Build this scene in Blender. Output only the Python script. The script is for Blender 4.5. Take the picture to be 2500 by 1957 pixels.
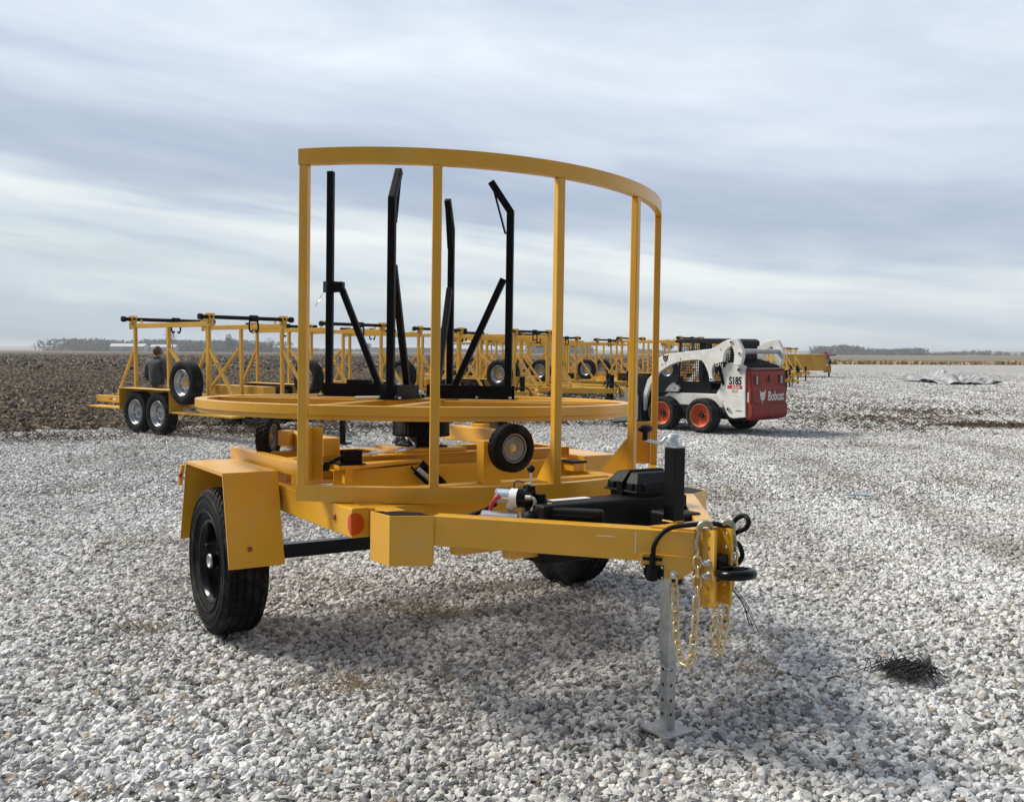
import bpy, math, random
from mathutils import Vector, Matrix, noise
random.seed(7)
DN, DM = 4000, 1500
sc = bpy.context.scene
for o in list(bpy.data.objects): bpy.data.objects.remove(o)
C = sc.collection
R = math.radians

# ------------------------------------------------------------------ camera
CAMZ = 1.4878
cam_d = bpy.data.cameras.new("camera"); cam = bpy.data.objects.new("camera", cam_d); C.objects.link(cam)
cam_d.sensor_width = 36; cam_d.lens = 2196.36 / 2500 * 36
cam_d.clip_start = 0.05; cam_d.clip_end = 12000
rx = Vector((0.99998, 0.0003, 0.00549)); fw = Vector((0.0, 0.99848, -0.05511)); upv = Vector((-0.0055, 0.05511, 0.99847))
m3 = Matrix((rx, upv, -fw)).transposed()
cam.matrix_world = Matrix.Translation((0, 0, CAMZ)) @ m3.to_4x4()
sc.camera = cam
# ------------------------------------------------------------------ sun
SUN = Vector((0.66, -0.24, -0.72)).normalized()      # the way the light travels
sd = bpy.data.lights.new("sun", 'SUN'); sd.energy = 4.0; sd.angle = R(18); sd.color = (1.0, 0.94, 0.83)
so = bpy.data.objects.new("sun", sd); C.objects.link(so)
so.rotation_euler = SUN.to_track_quat('-Z', 'Y').to_euler(); so.location = (-20, 9, 15)
# ------------------------------------------------------------------ sky
world = bpy.data.worlds.new("World"); sc.world = world; world.use_nodes = True
nt = world.node_tree; nt.nodes.clear()
def N(t, typ, **kw):
    n = t.nodes.new(typ)
    for k, v in kw.items(): setattr(n, k, v)
    return n
def math_n(t, op, a, b=None, c=None):
    n = N(t, 'ShaderNodeMath', operation=op)
    for i, v in enumerate((a, b, c)):
        if v is None: continue
        if isinstance(v, (int, float)): n.inputs[i].default_value = v
        else: t.links.new(v, n.inputs[i])
    return n.outputs[0]
def ramp(t, fac, stops, interp='LINEAR'):
    n = N(t, 'ShaderNodeValToRGB'); cr = n.color_ramp; cr.interpolation = interp
    while len(cr.elements) > 1: cr.elements.remove(cr.elements[-1])
    cr.elements[0].position = stops[0][0]; cr.elements[0].color = (*stops[0][1], 1)
    for p, c in stops[1:]:
        e = cr.elements.new(p); e.color = (*c, 1)
    t.links.new(fac, n.inputs[0]); return n.outputs[0]
def mixc(t, fac, a, b, mode='MIX'):
    n = N(t, 'ShaderNodeMix', data_type='RGBA', blend_type=mode)
    for s, v in ((0, fac), (6, a), (7, b)):
        if isinstance(v, (int, float)): n.inputs[s].default_value = v
        elif isinstance(v, tuple): n.inputs[s].default_value = (*v, 1)
        else: t.links.new(v, n.inputs[s])
    return n.outputs[2]
tc = N(nt, 'ShaderNodeTexCoord'); sep = N(nt, 'ShaderNodeSeparateXYZ'); nt.links.new(tc.outputs['Generated'], sep.inputs[0])
az = math_n(nt, 'ARCTAN2', sep.outputs[0], sep.outputs[1]); el = math_n(nt, 'ARCSINE', sep.outputs[2])
azc = math_n(nt, 'MULTIPLY', math_n(nt, 'TANH', math_n(nt, 'MULTIPLY', az, 1.2)), 0.83)
def sky_noise(sx, sy, scale, det, off):
    cmb = N(nt, 'ShaderNodeCombineXYZ')
    nt.links.new(math_n(nt, 'MULTIPLY', az, sx), cmb.inputs[0])
    nt.links.new(math_n(nt, 'MULTIPLY', math_n(nt, 'ADD', el, math_n(nt, 'MULTIPLY', azc, 0.12)), sy), cmb.inputs[1])
    cmb.inputs[2].default_value = off
    n = N(nt, 'ShaderNodeTexNoise'); n.inputs['Scale'].default_value = scale; n.inputs['Detail'].default_value = det
    n.inputs['Roughness'].default_value = 0.55; n.inputs['Distortion'].default_value = 0.4
    nt.links.new(cmb.outputs[0], n.inputs['Vector']); return n.outputs['Fac']
n1 = sky_noise(1.6, 9, 1.6, 4, 3.1); n2 = sky_noise(3, 34, 1.3, 5, 8.7); n3 = sky_noise(1.2, 5, 3.0, 5, 1.3)
t_ = math_n(nt, 'ADD', el, math_n(nt, 'MULTIPLY', azc, 0.11))
t_ = math_n(nt, 'ADD', t_, math_n(nt, 'MULTIPLY', math_n(nt, 'SUBTRACT', n1, 0.5), 0.065))
t_ = math_n(nt, 'ADD', t_, math_n(nt, 'MULTIPLY', math_n(nt, 'SUBTRACT', n2, 0.5), 0.055))
t_ = math_n(nt, 'ADD', math_n(nt, 'MULTIPLY', t_, 1.6), 0.2)     # -0.125..0.5 -> 0..1
def tt(v): return v * 1.6 + 0.2
sky = ramp(nt, t_, [(tt(-.06), (.34, .41, .48)), (tt(-.01), (.46, .53, .60)), (tt(.02), (.58, .65, .70)), (tt(.05), (.70, .75, .76)),
                    (tt(.068), (.56, .64, .70)), (tt(.085), (.66, .71, .76)), (tt(.112), (.76, .81, .82)), (tt(.140), (.50, .575, .68)), (tt(.165), (.44, .52, .64)),
                    (tt(.195), (.50, .575, .69)), (tt(.235), (.64, .71, .82)), (tt(.30), (.72, .79, .88)), (tt(.48), (.66, .74, .86))], 'EASE')
wisp = ramp(nt, n3, [(.30, (.84, .86, .90)), (.5, (.97, .97, .98)), (.72, (1.14, 1.12, 1.08))])
sky = mixc(nt, 1.0, sky, wisp, 'MULTIPLY')
nish = N(nt, 'ShaderNodeTexSky', sky_type='NISHITA'); nish.sun_disc = False
nish.sun_elevation = math.asin(-SUN.z); nish.sun_rotation = math.atan2(-SUN.x, -SUN.y)
nsc = N(nt, 'ShaderNodeVectorMath', operation='SCALE'); nsc.inputs[3].default_value = 0.09
nt.links.new(nish.outputs[0], nsc.inputs[0])
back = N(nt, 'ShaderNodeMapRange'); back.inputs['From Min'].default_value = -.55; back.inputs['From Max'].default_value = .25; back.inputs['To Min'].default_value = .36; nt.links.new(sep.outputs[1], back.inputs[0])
bk3 = N(nt, 'ShaderNodeVectorMath', operation='SCALE'); nt.links.new(sky, bk3.inputs[0]); nt.links.new(back.outputs[0], bk3.inputs[3])   # sky dimmed behind the viewer, added to cut fill on camera-facing sides
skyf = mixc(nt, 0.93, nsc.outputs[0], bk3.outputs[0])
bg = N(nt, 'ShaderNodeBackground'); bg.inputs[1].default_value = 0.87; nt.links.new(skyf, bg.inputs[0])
wo = N(nt, 'ShaderNodeOutputWorld'); nt.links.new(bg.outputs[0], wo.inputs[0])
# ------------------------------------------------------------------ exposure
sc.view_settings.view_transform = 'Standard'; sc.view_settings.look = 'None'
sc.view_settings.exposure = 0.36; sc.view_settings.gamma = 1.0
sc.render.engine = 'CYCLES'

# ------------------------------------------------------------------ materials
MATS = {}
def base_mat(name, col, rough=.5, metal=0., spec=.5, coat=0.):
    m = bpy.data.materials.new(name); m.use_nodes = True; t = m.node_tree
    b = t.nodes['Principled BSDF']
    b.inputs['Base Color'].default_value = (*col, 1); b.inputs['Roughness'].default_value = rough
    b.inputs['Metallic'].default_value = metal; b.inputs['Specular IOR Level'].default_value = spec
    b.inputs['Coat Weight'].default_value = coat; b.inputs['Coat Roughness'].default_value = .12
    MATS[name] = m; return m, t, b
def obj_noise(t, scale, det=4, rough=.6, stretch=(1, 1, 1)):
    c = N(t, 'ShaderNodeTexCoord'); mp = N(t, 'ShaderNodeMapping'); mp.inputs['Scale'].default_value = stretch
    t.links.new(c.outputs['Object'], mp.inputs[0])
    n = N(t, 'ShaderNodeTexNoise'); n.inputs['Scale'].default_value = scale; n.inputs['Detail'].default_value = det
    n.inputs['Roughness'].default_value = rough; t.links.new(mp.outputs[0], n.inputs['Vector']); return n.outputs['Fac']
def varied(name, c0, c1, scale, rough=.5, metal=0., spec=.5, bump=0., bscale=None, coat=0., r2=None, lo=.35, hi=.65, stretch=(1, 1, 1)):
    m, t, b = base_mat(name, c0, rough, metal, spec, coat)
    f = obj_noise(t, scale, stretch=stretch)
    t.links.new(ramp(t, f, [(lo, c0), (hi, c1)]), b.inputs['Base Color'])
    if r2 is not None:
        f2 = obj_noise(t, scale * 2.3)
        mr = N(t, 'ShaderNodeMapRange'); mr.inputs['To Min'].default_value = rough; mr.inputs['To Max'].default_value = r2
        t.links.new(f2, mr.inputs[0]); t.links.new(mr.outputs[0], b.inputs['Roughness'])
    if bump:
        bn = N(t, 'ShaderNodeBump'); bn.inputs['Strength'].default_value = bump; bn.inputs['Distance'].default_value = .01
        t.links.new(obj_noise(t, bscale or scale * 4), bn.inputs['Height']); t.links.new(bn.outputs[0], b.inputs['Normal'])
    return m
Y = varied('yellow_paint', (.71, .372, .022), (.64, .322, .017), 2.2, .26, spec=.5, r2=.40, bump=.05, bscale=30, coat=.35)
def dusted(m, col, amt, scale, lo=.52, hi=.75):
    t = m.node_tree; b = t.nodes['Principled BSDF']; src = b.inputs['Base Color'].links[0].from_socket
    f = ramp(t, obj_noise(t, scale, 7, .7), [(lo, (0, 0, 0)), (hi, (amt, amt, amt))]); t.links.new(mixc(t, f, src, col), b.inputs['Base Color'])
dusted(Y, (.46, .36, .22), .30, 5.0); dusted(Y, (.16, .10, .03), .35, 60, .66, .74)
YP = varied('yellow_rack_paint', (.66, .37, .032), (.56, .305, .024), 1.6, .42, bump=.06)
BLK = varied('black_powder_coat', (.0020, .0023, .0034), (.004, .0045, .006), 6, .42, spec=.12, r2=.55, bump=.15, bscale=180)
BLKG = varied('black_gloss_paint', (.002, .002, .003), (.003, .003, .004), 5, .14, spec=.22, r2=.25)
RUB = varied('tyre_rubber', (.0035, .0035, .0042), (.008, .008, .009), 14, .5, spec=.12, r2=.75, bump=.35, bscale=90)
dusted(RUB, (.20, .195, .185), .22, 7, .5, .75); dusted(YP, (.30, .22, .10), .4, 3)
RUBD = varied('dusty_tyre_rubber', (.014, .015, .016), (.042, .043, .046), 9, .85, spec=.1, bump=.4, bscale=60)
PLA = varied('black_plastic', (.0025, .0025, .003), (.005, .005, .006), 9, .5, spec=.18, bump=.2, bscale=220)
GALV = varied('galvanised_steel', (.36, .37, .37), (.50, .51, .51), 26, .42, metal=.75, r2=.6)
CHR = varied('bright_zinc', (.55, .60, .66), (.72, .75, .78), 20, .25, metal=.9)
CHN = varied('yellow_zinc_chain', (.62, .46, .20), (.78, .68, .46), 30, .28, metal=.75, r2=.45)
HOOK = varied('green_zinc_hook', (.26, .30, .20), (.50, .46, .34), 22, .4, metal=.7)
SIL = varied('silver_wheel_paint', (.36, .37, .39), (.50, .51, .53), 8, .30, metal=.7)
GRYW = varied('grey_wheel_paint', (.25, .255, .265), (.31, .315, .325), 8, .38, metal=.1)
BRS = varied('brass_fitting', (.62, .42, .14), (.72, .55, .26), 30, .35, metal=.8)
RED = varied('red_cable', (.42, .02, .05), (.55, .05, .08), 20, .35)
WHT = varied('white_machine_paint', (.76, .76, .73), (.60, .60, .56), 4.5, .45, r2=.6, lo=.42, hi=.75, bump=.05)
WHG = varied('worn_grey_paint', (.44, .46, .48), (.34, .36, .38), 6, .5)
BRED = varied('faded_red_plastic', (.30, .026, .012), (.21, .020, .012), 5, .55, r2=.7, bump=.06)
BREDT = varied('dusty_red_top', (.20, .10, .085), (.13, .06, .05), 7, .8)
ORG = varied('orange_wheel_paint', (.66, .085, .016), (.50, .060, .016), 12, .45, r2=.6)
ORGR = varied('rusty_orange_rim', (.52, .20, .07), (.36, .10, .04), 20, .6)
DGR = varied('dark_grey_cab', (.006, .007, .009), (.014, .015, .018), 5, .5, spec=.2, r2=.65)
LENR = base_mat('red_lens', (.45, .012, .012), .15)[0]
LENO = varied('orange_lens', (.60, .075, .006), (.46, .045, .004), 60, .22)
LENA = varied('amber_lens', (.42, .07, .03), (.22, .02, .012), 40, .2)
WPL = varied('white_sticker', (.70, .71, .72), (.80, .80, .80), 30, .5)
dusted(WHT, (.30, .28, .25), .45, 2.6, .50, .78); dusted(BRED, (.16, .11, .09), .5, 4, .5, .8)
GLS = base_mat('lamp_glass', (.35, .36, .36), .12, spec=.7)[0]
INK = base_mat('black_decal', (.008, .008, .008), .5)[0]
INKW = varied('white_decal', (.80, .80, .78), (.66, .66, .64), 40, .5)
REDS = base_mat('red_decal', (.50, .03, .03), .45)[0]
BRN = varied('brown_hose', (.09, .035, .02), (.14, .06, .04), 20, .5)
JKT = varied('grey_jacket', (.050, .058, .066), (.075, .085, .095), 5, .85, bump=.5, bscale=9)
PNT = varied('dark_trousers', (.02, .022, .03), (.035, .038, .05), 8, .9)
SKN = varied('skin', (.42, .20, .14), (.36, .16, .11), 12, .6)
HAIR = varied('brown_hair', (.07, .042, .026), (.13, .085, .06), 60, .7)
TARP = varied('black_mesh_net', (.004, .004, .005), (.012, .012, .014), 30, .6)
FOIL = varied('dirty_white_sheet', (.40, .41, .42), (.05, .05, .055), 3, .5)
BARK = varied('bare_trees', (.085, .075, .07), (.05, .045, .045), .3, .9)
EVG = varied('far_evergreens', (.055, .065, .065), (.095, .095, .090), .08, .9)
SHED = varied('far_shed_metal', (.36, .39, .41), (.44, .46, .48), .2, .6)
SHDB = varied('far_blue_shed', (.16, .22, .30), (.2, .26, .34), .2, .6)
STEMG = varied('dry_grass', (.34, .26, .14), (.24, .17, .085), 2.5, .9)
TWIG = varied('dead_twigs', (.055, .034, .022), (.11, .07, .045), 12, .9)
REDM = varied('red_implement_paint', (.25, .02, .015), (.16, .015, .012), 3, .6)
BLU = base_mat('blue_strap', (.05, .16, .42), .5)[0]

# ------------------------------------------------------------------ mesh helpers
class MB:
    def __init__(s): s.v = []; s.f = []; s.sm = []; s.mi = []; s.cur = 0
    def add(s, vs, fs, smooth=False):
        o = len(s.v); s.v += [tuple(x) for x in vs]
        for f in fs: s.f.append(tuple(i + o for i in f)); s.sm.append(smooth); s.mi.append(s.cur)
        return s
    def box(s, a, b):
        (x0, y0, z0), (x1, y1, z1) = a, b
        return s.add([(x0,y0,z0),(x1,y0,z0),(x1,y1,z0),(x0,y1,z0),(x0,y0,z1),(x1,y0,z1),(x1,y1,z1),(x0,y1,z1)],
                     [(0,3,2,1),(4,5,6,7),(0,1,5,4),(1,2,6,5),(2,3,7,6),(3,0,4,7)])
    def beam(s, p0, p1, w, h, up=(0, 0, 1), roll=0):
        p0 = Vector(p0); p1 = Vector(p1); d = (p1 - p0).normalized(); up = Vector(up)
        if abs(d.dot(up)) > .99: up = Vector((1, 0, 0))
        x = d.cross(up).normalized(); y = x.cross(d).normalized()
        if roll: q = Matrix.Rotation(roll, 3, d); x = q @ x; y = q @ y
        vs = [p + x * a * w / 2 + y * b * h / 2 for p in (p0, p1) for a, b in ((-1, -1), (1, -1), (1, 1), (-1, 1))]
        return s.add(vs, [(0,1,2,3),(7,6,5,4),(0,4,5,1),(1,5,6,2),(2,6,7,3),(3,7,4,0)])
    def prism(s, pts, z0, z1, ax='z'):
        n = len(pts)
        def q(a, b, c): return {'z': (a, b, c), 'y': (a, c, b), 'x': (c, a, b)}[ax]
        vs = [q(a, b, z0) for a, b in pts] + [q(a, b, z1) for a, b in pts]
        fs = [tuple(range(n))[::-1], tuple(range(n, 2 * n))] + [(i, (i + 1) % n, n + (i + 1) % n, n + i) for i in range(n)]
        ar = sum(pts[i][0] * pts[(i + 1) % n][1] - pts[(i + 1) % n][0] * pts[i][1] for i in range(n))
        flip = (ar < 0) != (z1 < z0)
        if ax == 'y': flip = not flip
        if flip: fs = [f[::-1] for f in fs]
        return s.add(vs, fs)
    def cyl(s, p0, p1, r0, r1=None, n=16, caps=True, smooth=True):
        r1 = r0 if r1 is None else r1; p0 = Vector(p0); p1 = Vector(p1); d = (p1 - p0).normalized()
        x = d.orthogonal().normalized(); y = d.cross(x)
        vs = [p + (x * math.cos(a) + y * math.sin(a)) * r for p, r in ((p0, r0), (p1, r1)) for a in [2 * math.pi * i / n for i in range(n)]]
        s.add(vs, [(i, (i + 1) % n, n + (i + 1) % n, n + i) for i in range(n)], smooth)
        if caps: s.add(vs, [tuple(range(n))[::-1], tuple(range(n, 2 * n))])
        return s
    def lathe(s, c, axis, prof, n=48, mod=None, skip=None, smooth=True, closed=False, xref=None):
        c = Vector(c); a = Vector(axis).normalized(); x = Vector(xref).normalized() if xref else a.orthogonal().normalized(); y = a.cross(x)
        vs = []
        for j, (t, r) in enumerate(prof):
            for i in range(n):
                rr = r + (mod(j, i) if mod else 0); an = 2 * math.pi * i / n
                vs.append(c + a * t + (x * math.cos(an) + y * math.sin(an)) * rr)
        fs = []; m = len(prof)
        for j in range(m if closed else m - 1):
            j2 = (j + 1) % m
            for i in range(n):
                if skip and skip(j, i): continue
                fs.append((j * n + i, j * n + (i + 1) % n, j2 * n + (i + 1) % n, j2 * n + i))
        return s.add(vs, [f[::-1] for f in fs], smooth)
    def tube(s, pts, r, n=8, smooth=True, sub=0):
        P = [Vector(p) for p in pts]
        if sub:
            Q = []
            for i in range(len(P) - 1):
                a = P[max(i - 1, 0)]; b = P[i]; c = P[i + 1]; d = P[min(i + 2, len(P) - 1)]
                for k in range(sub):
                    t = k / sub
                    Q.append(.5 * ((2 * b) + (c - a) * t + (2 * a - 5 * b + 4 * c - d) * t * t + (3 * b - a - 3 * c + d) * t ** 3))
            P = Q + [P[-1]]
        vs = []; d0 = (P[1] - P[0]).normalized(); x = d0.orthogonal().normalized()
        for i, p in enumerate(P):
            d = (P[min(i + 1, len(P) - 1)] - P[max(i - 1, 0)]).normalized()
            x = (x - d * x.dot(d)).normalized(); y = d.cross(x)
            rr = r(i / (len(P) - 1)) if callable(r) else r
            vs += [p + (x * math.cos(2 * math.pi * k / n) + y * math.sin(2 * math.pi * k / n)) * rr for k in range(n)]
        fs = [(i * n + k, i * n + (k + 1) % n, (i + 1) * n + (k + 1) % n, (i + 1) * n + k) for i in range(len(P) - 1) for k in range(n)]
        s.add(vs, fs, smooth); s.add(vs, [tuple(range(n))[::-1], tuple(range(len(vs) - n, len(vs)))]); return s
    def arc_band(s, c, r0, r1, a0, a1, z0, z1, n=48):
        "rectangular section swept round a vertical axis"
        full = abs(a1 - a0) > 6.28; vs = []; k = n if full else n + 1
        for i in range(k):
            a = a0 + (a1 - a0) * i / n; ca, sa = math.cos(a), math.sin(a)
            for r, z in ((r0, z0), (r1, z0), (r1, z1), (r0, z1)): vs.append((c[0] + r * ca, c[1] + r * sa, z))
        fs = []
        for i in range(n):
            j = (i + 1) % k
            for q in range(4): fs.append((i * 4 + q, i * 4 + (q + 1) % 4, j * 4 + (q + 1) % 4, j * 4 + q))
        s.add(vs, [f[::-1] for f in fs], False)
        if not full: s.add(vs, [(0, 1, 2, 3), (n * 4 + 3, n * 4 + 2, n * 4 + 1, n * 4)])
        return s
    def sphere(s, c, r, n=16, m=10, sc_=(1, 1, 1)):
        vs = []; c = Vector(c)
        for j in range(m + 1):
            for i in range(n):
                ph = math.pi * j / m; th = 2 * math.pi * i / n
                vs.append(c + Vector((r * sc_[0] * math.sin(ph) * math.cos(th), r * sc_[1] * math.sin(ph) * math.sin(th), r * sc_[2] * math.cos(ph))))
        return s.add(vs, [(j * n + i, (j + 1) * n + i, (j + 1) * n + (i + 1) % n, j * n + (i + 1) % n) for j in range(m) for i in range(n)], True)
    def torus(s, c, axis, R0, r, n=32, m=10, stretch=None):
        c = Vector(c); a = Vector(axis).normalized(); x = a.orthogonal().normalized(); y = a.cross(x)
        vs = []
        for i in range(n):
            th = 2 * math.pi * i / n; d = x * math.cos(th) + y * math.sin(th)
            for k in range(m):
                ph = 2 * math.pi * k / m; vs.append(c + d * (R0 + r * math.cos(ph)) + a * r * math.sin(ph))
        return s.add(vs, [(i * m + k, ((i + 1) % n) * m + k, ((i + 1) % n) * m + (k + 1) % m, i * m + (k + 1) % m) for i in range(n) for k in range(m)], True)
    def build(s, name, mat, parent=None, bevel=0, seg=2):
        me = bpy.data.meshes.new(name); me.from_pydata(s.v, [], s.f); me.polygons.foreach_set('use_smooth', s.sm)
        for m_ in (mat if isinstance(mat, (list, tuple)) else [mat]): me.materials.append(m_)
        if any(s.mi): me.polygons.foreach_set('material_index', s.mi)
        me.update()
        o = bpy.data.objects.new(name, me); C.objects.link(o)
        if parent: o.parent = parent
        if bevel:
            b = o.modifiers.new('bevel', 'BEVEL'); b.width = bevel; b.segments = seg; b.limit_method = 'ANGLE'; b.angle_limit = R(40)
        return o
def tag(o, label, cat, group=None, kind=None):
    o['label'] = label; o['category'] = cat
    if group: o['group'] = group
    if kind: o['kind'] = kind
    return o
def empty(name, loc=(0, 0, 0), rz=0):
    o = bpy.data.objects.new(name, None); o.empty_display_size = .3; C.objects.link(o); o.location = loc; o.rotation_euler = (0, 0, rz); return o
def copy_tree(o, parent=None):
    c = o.copy(); C.objects.link(c)
    if parent: c.parent = parent; c.matrix_parent_inverse = o.matrix_parent_inverse
    for ch in [x for x in KIDS.get(o.name, [])]: copy_tree(ch, c)
    return c
KIDS = {}
def index_kids():
    KIDS.clear()
    for o in bpy.data.objects:
        if o.parent: KIDS.setdefault(o.parent.name, []).append(o)
def chain(mb, pts, L=.034, r=.0042, w=.011):
    P = [Vector(p) for p in pts]; Q = []
    for i in range(len(P) - 1):
        a = P[max(i - 1, 0)]; b = P[i]; c = P[i + 1]; d = P[min(i + 2, len(P) - 1)]
        for k in range(40):
            t = k / 40; Q.append(.5 * ((2 * b) + (c - a) * t + (2 * a - 5 * b + 4 * c - d) * t * t + (3 * b - a - 3 * c + d) * t ** 3))
    acc = 0; nxt = 0; flip = False
    for i in range(1, len(Q)):
        acc += (Q[i] - Q[i - 1]).length
        if acc >= nxt:
            nxt += L - 2 * r - .001
            d = (Q[i] - Q[i - 1]).normalized(); x = d.orthogonal().normalized()
            q = Matrix.Rotation((1.57 if flip else 0) + random.uniform(-.35, .35) + .5, 3, d); x = q @ x; flip = not flip
            loop = []
            for k in range(16):
                th = 2 * math.pi * k / 16; off = (L / 2 - w) * (1 if math.cos(th) > 0 else -1)
                loop.append(Q[i] + d * (w * math.cos(th) + off) + x * w * math.sin(th))
            nrm = d.cross(x); vs = []
            for k in range(16):
                tg = (loop[(k + 1) % 16] - loop[k - 1]).normalized(); o_ = tg.cross(nrm)
                for m in range(6):
                    ph = math.pi * m / 3; vs.append(loop[k] + o_ * r * math.cos(ph) + nrm * r * math.sin(ph))
            mb.add(vs, [(k * 6 + m, ((k + 1) % 16) * 6 + m, ((k + 1) % 16) * 6 + (m + 1) % 6, k * 6 + (m + 1) % 6) for k in range(16) for m in range(6)], True)
def tyre(mb, c, axis, Rr, W, rin, n=72, grooves=4, gd=.010, lug=.006, lugw=2, smooth=True):
    h = Rr - rin
    prof = [(-.36 * W, rin - .01), (-.40 * W, rin + .01), (-.47 * W, rin + .25 * h), (-.50 * W, rin + .52 * h), (-.485 * W, Rr - .26 * h), (-.45 * W, Rr - .10 * h), (-.415 * W, Rr - .03 * h)]
    tread = set(); xs = []
    lo, hi = -.36 * W, .36 * W; gw = W * .035
    xs.append((lo - .02 * W, Rr - .005)); xs.append((lo, Rr))
    for g in range(grooves):
        gx = lo + (hi - lo) * (g + .5) / grooves
        xs += [(gx - gw, Rr), (gx - gw * .7, Rr - gd), (gx + gw * .7, Rr - gd), (gx + gw, Rr)]
    xs += [(hi, Rr), (hi + .02 * W, Rr - .005)]
    j0 = len(prof); prof += xs; j1 = len(prof)
    prof += [(-a, b) for a, b in prof[:j0][::-1]]
    def mod(j, i):
        if j0 - 2 <= j <= j1 + 1:
            k = (i + (j % 3)) % (lugw * 2)
            return -lug if k == 0 else 0
        return 0
    mb.lathe(c, axis, prof, n, mod if lug else None, smooth=smooth)
def rim(mb, c, axis, rin, W, side=1, holes=8, hr=(.52, .68), n=64, lipz=.42, face=.10, hub=.3):
    "axis points to the outer side"
    k = rin
    mb.lathe(c, axis, [(lipz * W, k + .012), (lipz * W + .006, k + .006), (lipz * W, k - .004), (lipz * W - .03, k - .012), (lipz * W - .045, k * .93), (face * W + .03, k * .90), (face * W + .008, k * .86)], n)
    def skip(j, i):
        if j != 2: return False
        u = (i * holes / n) % 1.0
        return .28 < u < .72
    mb.lathe(c, axis, [(face * W + .008, k * .86), (face * W, k * .78), (face * W + .012, k * hr[1]), (face * W + .018, k * hr[0]), (face * W + .006, k * .42), (face * W + .012, k * hub), (face * W + .012, .002)], n, skip=skip)
    mb.lathe(c, axis, [(-.1 * W, k * .9), (-.1 * W, .002)], n)
def text_obj(s, size, mat, parent, loc, right, up, ext=.002, sx=1.0, bold=0.0, name='lettering'):
    cu = bpy.data.curves.new(name, 'FONT'); cu.body = s; cu.size = size; cu.extrude = ext; cu.offset = bold; cu.align_x = 'CENTER'; cu.align_y = 'CENTER'
    t = bpy.data.objects.new(name, cu); C.objects.link(t)
    bpy.context.view_layer.update()
    me = bpy.data.meshes.new_from_object(t.evaluated_get(bpy.context.evaluated_depsgraph_get()))
    bpy.data.objects.remove(t); me.materials.clear(); me.materials.append(mat)
    r_ = Vector(right).normalized(); u_ = Vector(up).normalized(); n_ = r_.cross(u_)
    for v in me.vertices:
        v.co = Vector(loc) + r_ * v.co.x * sx + u_ * v.co.y + n_ * v.co.z
    me.name = name; o = bpy.data.objects.new(name, me); C.objects.link(o); o.parent = parent; return o

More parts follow.
